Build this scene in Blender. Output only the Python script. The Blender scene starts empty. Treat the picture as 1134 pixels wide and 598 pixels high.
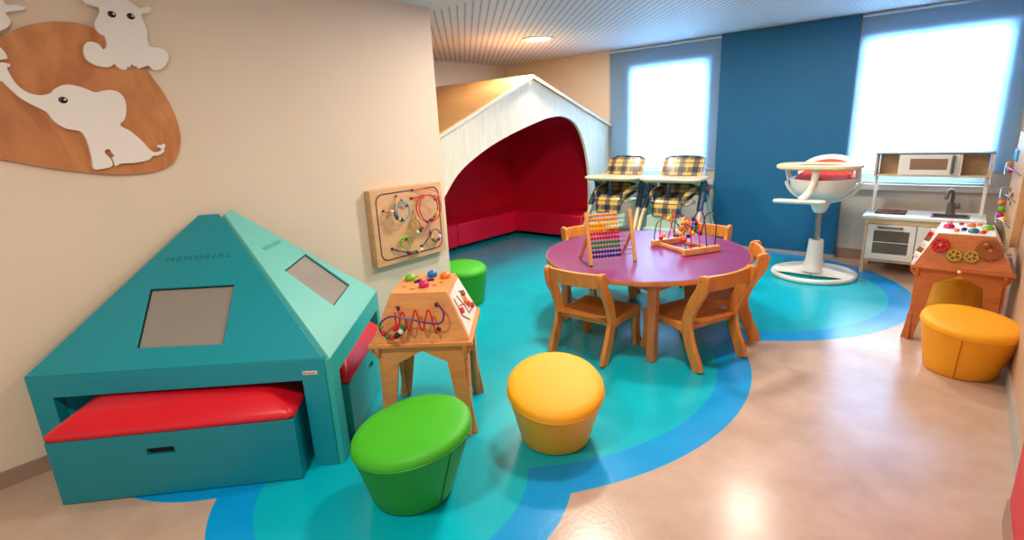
import bpy, bmesh, math, random
from mathutils import Vector, Matrix, geometry
random.seed(7)
scene = bpy.context.scene
COL = scene.collection
V = Vector
PI = math.pi

# ------------------------------------------------------------------ materials
def srgb(r, g, b):
    def f(c):
        c /= 255.0
        return c / 12.92 if c <= 0.04045 else ((c + 0.055) / 1.055) ** 2.4
    return (f(r), f(g), f(b), 1.0)

def new_mat(name):
    m = bpy.data.materials.new(name); m.use_nodes = True
    nt = m.node_tree
    return m, nt, nt.nodes['Principled BSDF']

def paint(name, rgb, rough=0.5, var=0.06, scale=6.0, metal=0.0, spec=0.5, bump=0.0, coat=0.0):
    m, nt, b = new_mat(name)
    N, L = nt.nodes, nt.links
    tc = N.new('ShaderNodeTexCoord'); no = N.new('ShaderNodeTexNoise')
    no.inputs['Scale'].default_value = scale; no.inputs['Detail'].default_value = 4
    L.new(tc.outputs['Object'], no.inputs['Vector'])
    cr = N.new('ShaderNodeValToRGB')
    c = srgb(*rgb)
    cr.color_ramp.elements[0].position = 0.3; cr.color_ramp.elements[1].position = 0.7
    cr.color_ramp.elements[0].color = (c[0]*(1-var), c[1]*(1-var), c[2]*(1-var), 1)
    cr.color_ramp.elements[1].color = (min(1, c[0]*(1+var)), min(1, c[1]*(1+var)), min(1, c[2]*(1+var)), 1)
    L.new(no.outputs['Fac'], cr.inputs['Fac']); L.new(cr.outputs['Color'], b.inputs['Base Color'])
    b.inputs['Roughness'].default_value = rough; b.inputs['Metallic'].default_value = metal
    b.inputs['Specular IOR Level'].default_value = spec
    b.inputs['Coat Weight'].default_value = coat
    if bump:
        n2 = N.new('ShaderNodeTexNoise'); n2.inputs['Scale'].default_value = 260; n2.inputs['Detail'].default_value = 2
        L.new(tc.outputs['Object'], n2.inputs['Vector'])
        bp = N.new('ShaderNodeBump'); bp.inputs['Strength'].default_value = bump; bp.inputs['Distance'].default_value = 0.002
        L.new(n2.outputs['Fac'], bp.inputs['Height']); L.new(bp.outputs['Normal'], b.inputs['Normal'])
    return m

def wood(name, lo, hi, rough=0.4, scale=3.0, stretch=(1, 1, 9), dist=1.2):
    m, nt, b = new_mat(name)
    N, L = nt.nodes, nt.links
    tc = N.new('ShaderNodeTexCoord'); mp = N.new('ShaderNodeMapping')
    mp.inputs['Scale'].default_value = stretch
    no = N.new('ShaderNodeTexNoise'); no.inputs['Scale'].default_value = scale
    no.inputs['Detail'].default_value = 8; no.inputs['Roughness'].default_value = 0.6; no.inputs['Distortion'].default_value = dist
    L.new(tc.outputs['Object'], mp.inputs['Vector']); L.new(mp.outputs['Vector'], no.inputs['Vector'])
    cr = N.new('ShaderNodeValToRGB')
    cr.color_ramp.elements[0].position = 0.32; cr.color_ramp.elements[1].position = 0.68
    cr.color_ramp.elements[0].color = srgb(*lo); cr.color_ramp.elements[1].color = srgb(*hi)
    L.new(no.outputs['Fac'], cr.inputs['Fac']); L.new(cr.outputs['Color'], b.inputs['Base Color'])
    b.inputs['Roughness'].default_value = rough
    return m

def emit(name, rgb, strength):
    m, nt, b = new_mat(name)
    b.inputs['Base Color'].default_value = srgb(*rgb)
    b.inputs['Emission Color'].default_value = srgb(*rgb); b.inputs['Emission Strength'].default_value = strength
    return m

M = {}
M['wall'] = paint('wall_paint', (222, 203, 178), 0.6, 0.015, 2.0, bump=0.05)
M['wall_nook'] = paint('nook_wall_paint', (222, 208, 186), 0.6, 0.015, 2.0)
M['wall_tan'] = paint('tan_wall_paint', (196, 158, 126), 0.6, 0.03, 2.0)
M['wall_grey'] = paint('window_wall_paint', (206, 196, 182), 0.6, 0.02, 2.0)
M['panel_blue'] = paint('blue_panel_paint', (0, 98, 140), 0.6, 0.04, 5.0)
M['base'] = paint('skirting_vinyl', (156, 126, 106), 0.5, 0.04)
M['base_grey'] = paint('skirting_grey', (170, 166, 158), 0.4, 0.04)
M['white'] = paint('white_plastic', (232, 228, 218), 0.35, 0.02)
M['cream'] = paint('cream_plastic', (228, 206, 168), 0.35, 0.02)
M['frame'] = paint('window_frame_paint', (188, 212, 230), 0.4, 0.02)
M['sill'] = paint('sill_paint', (196, 192, 184), 0.4, 0.02)
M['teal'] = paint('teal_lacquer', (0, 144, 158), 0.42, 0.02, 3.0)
M['teal_lit_side'] = paint('teal_lacquer_lit_side', (44, 172, 164), 0.38, 0.02, 3.0)  # same teal, with window light on this side put into the colour
M['teal_lit_panel'] = paint('teal_lacquer_lit_slope', (96, 190, 178), 0.42, 0.02, 3.0)  # console teal lightened to carry the window light on this slope
M['teal_word_shade'] = paint('teal_engraving_shade', (0, 116, 124), 0.5, 0.02)  # panel teal darkened for the shade in the cut letters
M['lit_word_shade'] = paint('lit_teal_engraving_shade', (60, 160, 150), 0.5, 0.02)  # lit panel tone darkened for the shade in the cut letters
M['teal_box_shaded'] = paint('teal_lacquer_shaded', (0, 130, 142), 0.45, 0.03)  # console teal darkened for the shade on the bench front
M['red_vinyl'] = paint('red_vinyl', (214, 12, 34), 0.36, 0.04, 8.0, bump=0.08)
M['nook_red'] = paint('nook_red_upholstery', (216, 10, 46), 0.5, 0.06, 6.0, bump=0.08)
M['nook_seat'] = paint('nook_seat_red', (236, 14, 56), 0.42, 0.06, 6.0, bump=0.08)
M['wall_red'] = paint('red_wall_paint', (206, 16, 30), 0.45, 0.03)
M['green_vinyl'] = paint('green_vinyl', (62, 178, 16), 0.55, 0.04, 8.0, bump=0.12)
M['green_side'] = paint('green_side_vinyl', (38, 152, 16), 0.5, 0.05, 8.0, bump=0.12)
M['yellow_vinyl'] = paint('yellow_vinyl', (248, 172, 16), 0.58, 0.03, 8.0, bump=0.12)
M['yellow_side'] = paint('yellow_side_vinyl', (244, 166, 16), 0.5, 0.04, 8.0, bump=0.12)
M['seam_g'] = paint('green_seam', (24, 104, 10), 0.6); M['seam_y'] = paint('yellow_seam', (190, 112, 10), 0.6)
M['beech'] = wood('beech_wood', (206, 142, 78), (226, 168, 100), 0.38, 3.0, (6, 6, 1.2))
M['chair_wood'] = wood('chair_beech', (200, 118, 46), (224, 148, 68), 0.36, 3.0, (8, 8, 1.2))
M['seat_wood'] = wood('seat_plywood', (182, 100, 38), (210, 132, 56), 0.38, 3.0, (1.2, 9, 9))
M['ply'] = wood('birch_plywood', (204, 132, 68), (224, 156, 86), 0.42, 3.2, (2, 2, 7))
M['ply_warm_lit'] = wood('birch_plywood_warm_lit', (184, 98, 46), (206, 122, 62), 0.42, 3.2, (2, 2, 7))  # same plywood, reddened to carry the light on the right-hand table
M['ply_board'] = wood('board_plywood', (176, 106, 56), (206, 138, 80), 0.42, 1.6, (1, 2.6, 1), 2.4)
M['bead_board'] = wood('bead_board_plywood', (206, 158, 112), (222, 178, 132), 0.45, 2.0, (1, 1, 6))
M['rim'] = wood('table_rim_wood', (178, 102, 52), (206, 130, 74), 0.4, 3.0, (3, 3, 1))
M['purple'] = paint('purple_laminate', (126, 44, 96), 0.3, 0.06, 4.0)
M['pale_wood'] = wood('whitewashed_ply', (226, 218, 192), (240, 232, 208), 0.5, 3.0, (6, 6, 1))
M['roof_wood'] = wood('roof_ply', (212, 158, 96), (226, 174, 112), 0.45, 2.0, (1, 6, 6))
M['kit_wood'] = wood('kitchen_birch', (212, 184, 146), (226, 200, 164), 0.45, 3.0, (2, 2, 6))
M['kit_inner'] = wood('kitchen_back_birch', (210, 174, 136), (222, 192, 156), 0.5, 3.0, (2, 2, 6))
M['kit_white'] = paint('kitchen_white', (236, 232, 222), 0.35, 0.01)
M['kit_grey'] = paint('kitchen_grey_plastic', (104, 98, 94), 0.35, 0.03)
M['dark_glass'] = paint('dark_oven_glass', (104, 88, 74), 0.12, 0.1, 3.0)
M['mw_glass'] = paint('brown_oven_glass', (150, 112, 84), 0.14, 0.06, 3.0)
M['black'] = paint('black_plastic', (26, 26, 30), 0.35, 0.03)
M['dark'] = paint('dark_recess', (14, 20, 22), 0.8, 0.03)
M['navy_plastic'] = paint('dark_slate_plastic', (44, 58, 78), 0.35, 0.05)
M['hub_teal'] = paint('dark_teal_plastic', (24, 82, 96), 0.35, 0.05)
M['mint'] = paint('pale_mint_plastic', (160, 192, 180), 0.4, 0.03)
M['grey_metal'] = paint('brushed_metal', (176, 180, 182), 0.25, 0.04, 20, metal=0.9)
M['wire'] = paint('steel_wire', (150, 150, 152), 0.3, 0.02, metal=0.8)
M['screen'] = paint('grey_screen', (146, 140, 132), 0.22, 0.05, 2.0)
M['orange_cushion'] = paint('orange_cushion', (244, 78, 44), 0.6, 0.1, 14, bump=0.1)
M['elephant_white'] = paint('white_mdf', (234, 228, 218), 0.35, 0.01)
M['eye'] = paint('eye_black', (24, 12, 26), 0.2, 0.02)
M['track'] = paint('routed_track', (62, 26, 34), 0.5, 0.02)
M['lamp'] = emit('lamp_diffuser', (255, 240, 215), 9.0)
M['hob'] = paint('hob_glass', (40, 34, 40), 0.15, 0.03)
M['hob_ring'] = paint('hob_ring', (190, 40, 50), 0.3, 0.03)
M['tag'] = paint('label_silver', (226, 214, 200), 0.35, 0.03)
M['tag_red'] = paint('label_red', (200, 60, 50), 0.35, 0.03)
M['white_panel'] = paint('white_game_panel', (236, 228, 216), 0.4, 0.02)
PAL = dict(red=(206, 20, 44), green=(30, 128, 54), navy=(26, 36, 124), yellow=(244, 176, 24), orange=(238, 124, 40), tan=(226, 140, 76),
           blue=(20, 110, 190), magenta=(204, 24, 92), lime=(120, 180, 40), purple=(84, 30, 110), black=(30, 26, 34), white=(232, 228, 216),
           cyan=(40, 160, 200), oldgold=(176, 150, 50), coral=(220, 96, 66), teal=(20, 120, 130), brown=(150, 84, 40))
for k, c in PAL.items():
    M['c_' + k] = paint('gloss_' + k, c, 0.28, 0.03, 10)

def plaid():
    m, nt, b = new_mat('plaid_fabric')
    N, L = nt.nodes, nt.links
    tc = N.new('ShaderNodeTexCoord'); sp = N.new('ShaderNodeSeparateXYZ')
    L.new(tc.outputs['Object'], sp.inputs[0])
    def stripe(out, k, ph, th):
        a = N.new('ShaderNodeMath'); a.operation = 'MULTIPLY_ADD'; a.inputs[1].default_value = k; a.inputs[2].default_value = ph
        L.new(out, a.inputs[0])
        f = N.new('ShaderNodeMath'); f.operation = 'FRACT'; L.new(a.outputs[0], f.inputs[0])
        c = N.new('ShaderNodeMath'); c.operation = 'LESS_THAN'; c.inputs[1].default_value = th; L.new(f.outputs[0], c.inputs[0])
        return c.outputs[0]
    def mix(fac, a, bcol):
        x = N.new('ShaderNodeMixRGB'); L.new(fac, x.inputs[0])
        for i, q in ((1, a), (2, bcol)):
            if isinstance(q, tuple): x.inputs[i].default_value = q
            else: L.new(q, x.inputs[i])
        return x.outputs[0]
    sx = stripe(sp.outputs['X'], 6.4, 0.22, 0.40); sz = stripe(sp.outputs['Z'], 7.5, 0.3, 0.42)
    bx = stripe(sp.outputs['X'], 6.4, 0.62, 0.06); bz = stripe(sp.outputs['Z'], 7.5, 0.6, 0.07)
    yellow = srgb(216, 172, 78); navy = srgb(44, 46, 66); mid = srgb(116, 98, 72)
    c1 = mix(sx, yellow, mid)
    c2 = mix(sx, mid, navy)
    c3 = mix(sz, c1, c2)
    c4 = mix(bx, c3, srgb(190, 176, 140)); c5 = mix(bz, c4, srgb(60, 62, 84))
    L.new(c5, b.inputs['Base Color']); b.inputs['Roughness'].default_value = 0.3
    b.inputs['Coat Weight'].default_value = 0.3
    return m
M['plaid'] = plaid()

def blind_mat():
    m = bpy.data.materials.new('roller_blind_fabric'); m.use_nodes = True
    nt = m.node_tree; N, L = nt.nodes, nt.links
    for n in list(N): N.remove(n)
    out = N.new('ShaderNodeOutputMaterial')
    d = N.new('ShaderNodeBsdfDiffuse'); t = N.new('ShaderNodeBsdfTranslucent'); p = N.new('ShaderNodeBsdfTransparent')
    tc = N.new('ShaderNodeTexCoord'); no = N.new('ShaderNodeTexNoise'); no.inputs['Scale'].default_value = 120
    L.new(tc.outputs['Object'], no.inputs['Vector'])
    cr = N.new('ShaderNodeValToRGB'); cr.color_ramp.elements[0].color = srgb(174, 210, 238); cr.color_ramp.elements[1].color = srgb(192, 222, 244)
    L.new(no.outputs['Fac'], cr.inputs['Fac']); L.new(cr.outputs['Color'], d.inputs['Color']); L.new(cr.outputs['Color'], t.inputs['Color'])
    m1 = N.new('ShaderNodeMixShader'); m1.inputs[0].default_value = 0.6
    L.new(d.outputs[0], m1.inputs[1]); L.new(t.outputs[0], m1.inputs[2])
    m2 = N.new('ShaderNodeMixShader'); m2.inputs[0].default_value = 0.06
    L.new(m1.outputs[0], m2.inputs[1]); L.new(p.outputs[0], m2.inputs[2])
    L.new(m2.outputs[0], out.inputs[0])
    return m
M['blind'] = blind_mat()

def glass_mat():
    m = bpy.data.materials.new('window_glass'); m.use_nodes = True
    nt = m.node_tree; N, L = nt.nodes, nt.links
    for n in list(N): N.remove(n)
    out = N.new('ShaderNodeOutputMaterial'); t = N.new('ShaderNodeBsdfTransparent'); g = N.new('ShaderNodeBsdfGlossy')
    t.inputs['Color'].default_value = (0.93, 0.97, 1, 1); g.inputs['Roughness'].default_value = 0.02
    fr = N.new('ShaderNodeFresnel'); mx = N.new('ShaderNodeMixShader')
    L.new(fr.outputs[0], mx.inputs[0]); L.new(t.outputs[0], mx.inputs[1]); L.new(g.outputs[0], mx.inputs[2]); L.new(mx.outputs[0], out.inputs[0])
    return m
M['glass'] = glass_mat()

# floor: resin with inlaid circles
RING_OUT = [(-2.332, 2.515, 1.627), (-1.734, 1.187, 0.762), (-1.501, 4.763, 1.378), (-2.723, 0.969, 0.617), (-3.9, 4.6, 1.9)]
RING_IN = [(-2.178, 2.496, 1.302), (-1.722, 1.158, 0.575), (-1.488, 4.744, 1.19), (-2.73, 0.975, 0.45), (-3.9, 4.6, 1.7)]
def floor_mat():
    m, nt, b = new_mat('resin_floor')
    N, L = nt.nodes, nt.links
    geo = N.new('ShaderNodeNewGeometry')
    fl = N.new('ShaderNodeVectorMath'); fl.operation = 'MULTIPLY'; fl.inputs[1].default_value = (1, 1, 0)
    L.new(geo.outputs['Position'], fl.inputs[0])
    def union(cs):
        prev = None
        for x, y, r in cs:
            d = N.new('ShaderNodeVectorMath'); d.operation = 'DISTANCE'; d.inputs[1].default_value = (x, y, 0)
            L.new(fl.outputs[0], d.inputs[0])
            c = N.new('ShaderNodeMath'); c.operation = 'LESS_THAN'; c.inputs[1].default_value = r
            L.new(d.outputs['Value'], c.inputs[0])
            if prev is None: prev = c.outputs[0]
            else:
                mx = N.new('ShaderNodeMath'); mx.operation = 'MAXIMUM'
                L.new(prev, mx.inputs[0]); L.new(c.outputs[0], mx.inputs[1]); prev = mx.outputs[0]
        return prev
    o, i = union(RING_OUT), union(RING_IN)
    no = N.new('ShaderNodeTexNoise'); no.inputs['Scale'].default_value = 3.5; no.inputs['Detail'].default_value = 9; no.inputs['Roughness'].default_value = 0.62
    L.new(geo.outputs['Position'], no.inputs['Vector'])
    def ramp(a, c):
        cr = N.new('ShaderNodeValToRGB'); cr.color_ramp.elements[0].position = 0.3; cr.color_ramp.elements[1].position = 0.7
        cr.color_ramp.elements[0].color = srgb(*a); cr.color_ramp.elements[1].color = srgb(*c)
        L.new(no.outputs['Fac'], cr.inputs['Fac']); return cr.outputs['Color']
    beige = ramp((180, 150, 130), (200, 172, 151)); blue = ramp((0, 146, 214), (0, 156, 224)); teal = ramp((0, 170, 190), (0, 182, 200))
    m1 = N.new('ShaderNodeMixRGB'); L.new(o, m1.inputs[0]); L.new(beige, m1.inputs[1]); L.new(blue, m1.inputs[2])
    m2 = N.new('ShaderNodeMixRGB'); L.new(i, m2.inputs[0]); L.new(m1.outputs[0], m2.inputs[1]); L.new(teal, m2.inputs[2])
    L.new(m2.outputs[0], b.inputs['Base Color'])
    b.inputs['Roughness'].default_value = 0.24; b.inputs['Specular IOR Level'].default_value = 0.45
    n2 = N.new('ShaderNodeTexNoise'); n2.inputs['Scale'].default_value = 45; n2.inputs['Detail'].default_value = 3
    L.new(geo.outputs['Position'], n2.inputs['Vector'])
    bp = N.new('ShaderNodeBump'); bp.inputs['Strength'].default_value = 0.06; bp.inputs['Distance'].default_value = 0.01
    L.new(n2.outputs['Fac'], bp.inputs['Height']); L.new(bp.outputs['Normal'], b.inputs['Normal'])
    return m
M['floor'] = floor_mat()

def ceiling_mat():
    m, nt, b = new_mat('perforated_ceiling')
    N, L = nt.nodes, nt.links
    geo = N.new('ShaderNodeNewGeometry'); mp = N.new('ShaderNodeVectorRotate'); mp.rotation_type = 'Z_AXIS'
    mp.inputs['Angle'].default_value = -PI/4
    L.new(geo.outputs['Position'], mp.inputs['Vector'])
    sp = N.new('ShaderNodeSeparateXYZ'); L.new(mp.outputs[0], sp.inputs[0])
    def slot(out, pitch, width):
        a = N.new('ShaderNodeMath'); a.operation = 'DIVIDE'; a.inputs[1].default_value = pitch; L.new(out, a.inputs[0])
        f = N.new('ShaderNodeMath'); f.operation = 'FRACT'; L.new(a.outputs[0], f.inputs[0])
        c = N.new('ShaderNodeMath'); c.operation = 'LESS_THAN'; c.inputs[1].default_value = width; L.new(f.outputs[0], c.inputs[0])
        return c.outputs[0]
    s1, s2 = slot(sp.outputs['X'], 0.058, 0.26), slot(sp.outputs['Y'], 0.058, 0.8)
    a = N.new('ShaderNodeMath'); a.operation = 'MULTIPLY'; L.new(s1, a.inputs[0]); L.new(s2, a.inputs[1])
    s0 = N.new('ShaderNodeSeparateXYZ'); L.new(geo.outputs['Position'], s0.inputs[0])
    w = N.new('ShaderNodeMath'); w.operation = 'GREATER_THAN'; w.inputs[1].default_value = -3.06; L.new(s0.outputs['X'], w.inputs[0])
    w2 = N.new('ShaderNodeMath'); w2.operation = 'GREATER_THAN'; w2.inputs[1].default_value = 2.93; L.new(s0.outputs['Y'], w2.inputs[0])
    w3 = N.new('ShaderNodeMath'); w3.operation = 'MULTIPLY'; L.new(a.outputs[0], w3.inputs[0]); L.new(w2.outputs[0], w3.inputs[1])
    mx = N.new('ShaderNodeMixRGB'); mx.inputs[1].default_value = srgb(212, 214, 216); mx.inputs[2].default_value = srgb(146, 148, 154)
    L.new(w3.outputs[0], mx.inputs[0]); L.new(mx.outputs[0], b.inputs['Base Color'])
    b.inputs['Roughness'].default_value = 0.6
    return m
M['ceiling'] = ceiling_mat()

# ------------------------------------------------------------------ mesh builder
def spline(pts, n=8, closed=False):
    P = [V(p) for p in pts]; out = []
    k = len(P)
    rng = range(k if closed else k - 1)
    for i in rng:
        if closed: a, b, c, d = P[(i-1) % k], P[i], P[(i+1) % k], P[(i+2) % k]
        else: a, b, c, d = P[max(i-1, 0)], P[i], P[i+1], P[min(i+2, k-1)]
        for j in range(n):
            t = j / n
            out.append(0.5 * ((2*b) + (c-a)*t + (2*a-5*b+4*c-d)*t*t + (-a+3*b-3*c+d)*t**3))
    if not closed: out.append(P[-1])
    return out

class MB:
    def __init__(self): self.v = []; self.f = []
    def add(self, vs, fs):
        o = len(self.v); self.v += [V(p) for p in vs]; self.f += [tuple(i + o for i in q) for q in fs]; return self
    def box(self, x0, x1, y0, y1, z0, z1, mat=None):
        vs = [V((x, y, z)) for z in (z0, z1) for y in (y0, y1) for x in (x0, x1)]
        if mat is not None: vs = [mat @ p for p in vs]
        return self.add(vs, [(0, 2, 3, 1), (4, 5, 7, 6), (0, 1, 5, 4), (2, 6, 7, 3), (0, 4, 6, 2), (1, 3, 7, 5)])
    def loft(self, loops, cap0=True, cap1=True, closed=False):
        n = len(loops[0]); vs = [p for l in loops for p in l]; fs = []
        m = len(loops)
        for i in range(m if closed else m - 1):
            for j in range(n):
                a, b = i*n + j, i*n + (j+1) % n
                i2 = (i + 1) % m
                fs.append((a, b, i2*n + (j+1) % n, i2*n + j))
        if not closed:
            if cap0: fs.append(tuple(reversed(range(n))))
            if cap1: fs.append(tuple((m-1)*n + j for j in range(n)))
        return self.add(vs, fs)
    def tube(self, pts, r, n=8, closed=False):
        P = [V(p) for p in pts]; k = len(P); loops = []
        up = None
        for i in range(k):
            if closed: t = P[(i+1) % k] - P[(i-1) % k]
            else: t = P[min(i+1, k-1)] - P[max(i-1, 0)]
            if t.length < 1e-9: t = V((0, 0, 1))
            t.normalize()
            if up is None:
                up = V((0, 0, 1)) if abs(t.z) < 0.9 else V((1, 0, 0))
            up = (up - t * up.dot(t))
            if up.length < 1e-6: up = V((1, 0, 0)) - t * t.x
            up.normalize()
            s = t.cross(up); rr = r(i / max(1, k-1)) if callable(r) else r
            loops.append([P[i] + rr*(math.cos(2*PI*j/n)*up + math.sin(2*PI*j/n)*s) for j in range(n)])
        return self.loft(loops, closed=closed)
    def cyl(self, a, b, r, r2=None, n=20):
        r2 = r if r2 is None else r2
        return self.tube([a, b], lambda t: r + (r2 - r)*t, n)
    def lathe(self, prof, c=(0, 0, 0), n=32, sx=1, sy=1, M4=None, ring=False):
        c = V(c); loops = []
        for r, z in prof:
            l = [V((sx*r*math.cos(2*PI*j/n), sy*r*math.sin(2*PI*j/n), z)) for j in range(n)]
            loops.append([(M4 @ p if M4 is not None else p) + c for p in l])
        return self.loft(loops, closed=ring)
    def sphere(self, c, r, n=14, s=(1, 1, 1), M4=None):
        m = max(6, n // 2)
        prof = [(max(1e-4, r*math.sin(PI*i/m)), -r*math.cos(PI*i/m)) for i in range(m+1)]
        c = V(c); loops = []
        for rr, z in prof:
            l = [V((s[0]*rr*math.cos(2*PI*j/n), s[1]*rr*math.sin(2*PI*j/n), s[2]*z)) for j in range(n)]
            loops.append([(M4 @ p if M4 is not None else p) + c for p in l])
        return self.loft(loops)
    def prism(self, outer, fr, d0, d1, holes=()):
        """extrude a 2d polygon with holes; fr = (origin, u, v, n)"""
        o, u, v, n = [V(q) for q in fr]
        loops = [[V((p[0], p[1], 0)) for p in outer]] + [[V((p[0], p[1], 0)) for p in h] for h in holes]
        flat = [p for l in loops for p in l]
        tri = geometry.tessellate_polygon(loops)
        k = len(flat)
        P = lambda p, d: o + u*p.x + v*p.y + n*d
        vs = [P(p, d0) for p in flat] + [P(p, d1) for p in flat]
        fs = [tuple(t) for t in tri] + [tuple(i + k for i in reversed(t)) for t in tri]
        s = 0
        for l in loops:
            m = len(l)
            for j in range(m):
                a, b = s + j, s + (j+1) % m
                fs.append((a, b, b + k, a + k))
            s += m
        return self.add(vs, fs)
    def build(self, name, mat, parent=None, bevel=0, seg=2, angle=38, subsurf=0, flat=False):
        me = bpy.data.meshes.new(name)
        T = Matrix.Identity(4)
        p = parent
        while p is not None:
            T = p.matrix_basis @ T; p = p.parent
        Ti = T.inverted()
        me.from_pydata([Ti @ q for q in self.v], [], self.f)
        bm = bmesh.new(); bm.from_mesh(me)
        bmesh.ops.remove_doubles(bm, verts=bm.verts, dist=1e-5)
        bmesh.ops.recalc_face_normals(bm, faces=bm.faces)
        if bevel: bmesh.ops.dissolve_limit(bm, angle_limit=0.02, verts=bm.verts, edges=bm.edges)
        bm.to_mesh(me); bm.free()
        if not flat:
            for q in me.polygons: q.use_smooth = True
            me.set_sharp_from_angle(angle=math.radians(angle))
        o = bpy.data.objects.new(name, me); COL.objects.link(o)
        me.materials.append(mat)
        if parent is not None: o.parent = parent
        if bevel:
            b = o.modifiers.new('bevel', 'BEVEL'); b.width = bevel; b.segments = seg; b.limit_method = 'ANGLE'; b.angle_limit = math.radians(40)
        if subsurf:
            s = o.modifiers.new('sub', 'SUBSURF'); s.levels = subsurf; s.render_levels = subsurf
        return o

def thing(name, label, cat, loc=(0, 0, 0), rz=0.0, group=None):
    o = bpy.data.objects.new(name, None); COL.objects.link(o)
    o.empty_display_size = 0.1
    o.location = loc; o.rotation_euler = (0, 0, rz)
    o.matrix_basis = Matrix.Translation(V(loc)) @ Matrix.Rotation(rz, 4, 'Z')
    o['label'] = label; o['category'] = cat
    if group: o['group'] = group
    return o
def tag(o, label, cat, group=None):
    o['label'] = label; o['category'] = cat
    if group: o['group'] = group
    return o
def struct(o): o['kind'] = 'structure'; return o
def lab(o, s): o['label'] = s; return o
KIDS = {}
def copy_tree(o, parent=None):
    c = o.copy(); COL.objects.link(c)
    if parent is not None: c.parent = parent
    for ch in [q for q in list(COL.objects) if q.parent == o]:
        copy_tree(ch, c)
    return c
def place(o, loc, rz, label, group=None):
    o.matrix_basis = Matrix.Translation(V(loc)) @ Matrix.Rotation(rz, 4, 'Z')
    o['label'] = label
    if group: o['group'] = group
    return o
def box(name, mat, dims, parent=None, bevel=0.0, M4=None):
    return MB().box(*dims, mat=M4).build(name, mat, parent, bevel)
def rrect(x0, x1, y0, y1, r, n=5):
    out = []
    for cx, cy, a0 in ((x1-r, y1-r, 0), (x0+r, y1-r, PI/2), (x0+r, y0+r, PI), (x1-r, y0+r, 1.5*PI)):
        for i in range(n+1):
            a = a0 + PI/2*i/n; out.append((cx + r*math.cos(a), cy + r*math.sin(a)))
    return out

CEIL = 2.316
XW = -3.102      # left wall
YR = 6.2         # rear wall
XR = 0.34        # right wall

# ------------------------------------------------------------------ setting
struct(box('floor', M['floor'], (-5.5, 2.6, -2.6, 6.6, -0.1, 0.0)))
struct(box('ceiling', M['ceiling'], (-5.5, 2.6, -2.6, 6.6, CEIL, CEIL + 0.1)))
struct(box('wall_left', M['wall'], (XW - 0.2, XW, -2.6, 2.83, 0, CEIL)))
struct(box('wall_nook_front', M['wall_nook'], (-5.3, XW - 0.2, 2.63, 2.83, 0, CEIL)))
struct(box('wall_nook_side', M['wall_nook'], (-5.45, -5.237, 2.63, 6.35, 0, CEIL)))
struct(box('wall_right', M['wall_tan'], (XR, XR + 0.2, 2.3, 6.35, 0, CEIL)))
struct(box('wall_red', M['wall_red'], (0.285, 0.6, 1.3, 2.30, 0.1, CEIL)))
struct(box('baseboard_red_wall', M['base'], (0.278, 0.6, 1.3, 2.306, 0, 0.1)))
W = MB()
G1 = (-3.285, -2.285, 0.78, 2.105); G2 = (-0.875, 0.2, 0.78, 2.12)
W.prism([(-5.45, 0), (0.55, 0), (0.55, CEIL), (-5.45, CEIL)], ((0, YR, 0), (1, 0, 0), (0, 0, 1), (0, 1, 0)), 0, 0.15,
        holes=[[(g[0], g[2]), (g[0], g[3]), (g[1], g[3]), (g[1], g[2])] for g in (G1, G2)])
struct(W.build('wall_rear', M['wall_grey'], flat=True))
struct(box('wall_rear_cladding', M['wall_nook'], (-5.237, -3.56, YR - 0.012, YR, 0, CEIL)))
bp = struct(box('trim_1', M['panel_blue'], (-2.16, -0.897, 6.145, YR, 0.03, CEIL - 0.004)))
struct(box('baseboard_panel', M['base_grey'], (-2.163, -0.893, 6.138, YR, 0, 0.03)))
struct(box('baseboard_left', M['base'], (XW, XW + 0.012, -2.6, 2.83, 0, 0.075)))
struct(box('baseboard_rear_right', M['base'], (-0.893, XR, YR - 0.015, YR, 0, 0.1)))
struct(box('baseboard_rear_left', M['base'], (-3.55, -2.163, YR - 0.015, YR, 0, 0.1)))
struct(box('baseboard_right', M['base_grey'], (XR - 0.012, XR, 2.306, YR - 0.015, 0, 0.09)))
for i, g in enumerate((G1, G2)):
    w = thing('window_%d' % (i+1), 'x', 'window', ((g[0]+g[1])/2, YR + 0.08, g[2]))
    del w['label']; del w['category']; struct(w)
    f = MB(); t = 0.05
    f.prism([(g[0], g[2]), (g[1], g[2]), (g[1], g[3]), (g[0], g[3])], ((0, YR + 0.07, 0), (1, 0, 0), (0, 0, 1), (0, 1, 0)), 0, 0.05,
            holes=[[(g[0]+t, g[2]+t+0.03), (g[0]+t, g[3]-t), (g[1]-t, g[3]-t), (g[1]-t, g[2]+t+0.03)]])
    f.build('window_frame', M['frame'], w, 0.003)
    box('window_glass', M['glass'], (g[0]+t, g[1]-t, YR + 0.09, YR + 0.096, g[2]+t+0.03, g[3]-t), w)
    xs = ((-3.545, -2.165), (-0.89, XR - 0.012))[i]
    s = struct(box('trim_%d' % (i+2), M['sill'], (xs[0], xs[1], YR - 0.075, YR, 0.71, 0.765), bevel=0.004))
    bl = thing('roller_blind', ('pale blue roller blind on the window behind the two plaid high chairs',
                                'wide pale blue roller blind behind the toy kitchen')[i], 'blind', ((xs[0]+xs[1])/2, YR - 0.035, 0.88), group='roller blinds')
    fab = MB().box(xs[0] + 0.005, xs[1] - 0.01, YR - 0.014, YR - 0.012, 0.885, CEIL - 0.03); fab.build('fabric', M['blind'], bl)
    MB().tube([(xs[0] + 0.01, YR - 0.014, 0.88), (xs[1] - 0.012, YR - 0.014, 0.88)], 0.008, 8).build('bottom_bar', M['base_grey'], bl)
    MB().tube([(xs[0] + 0.006, YR - 0.018, CEIL - 0.022), (xs[1] - 0.01, YR - 0.018, CEIL - 0.022)], 0.014, 10).build('roller_tube', M['frame'], bl)
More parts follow.
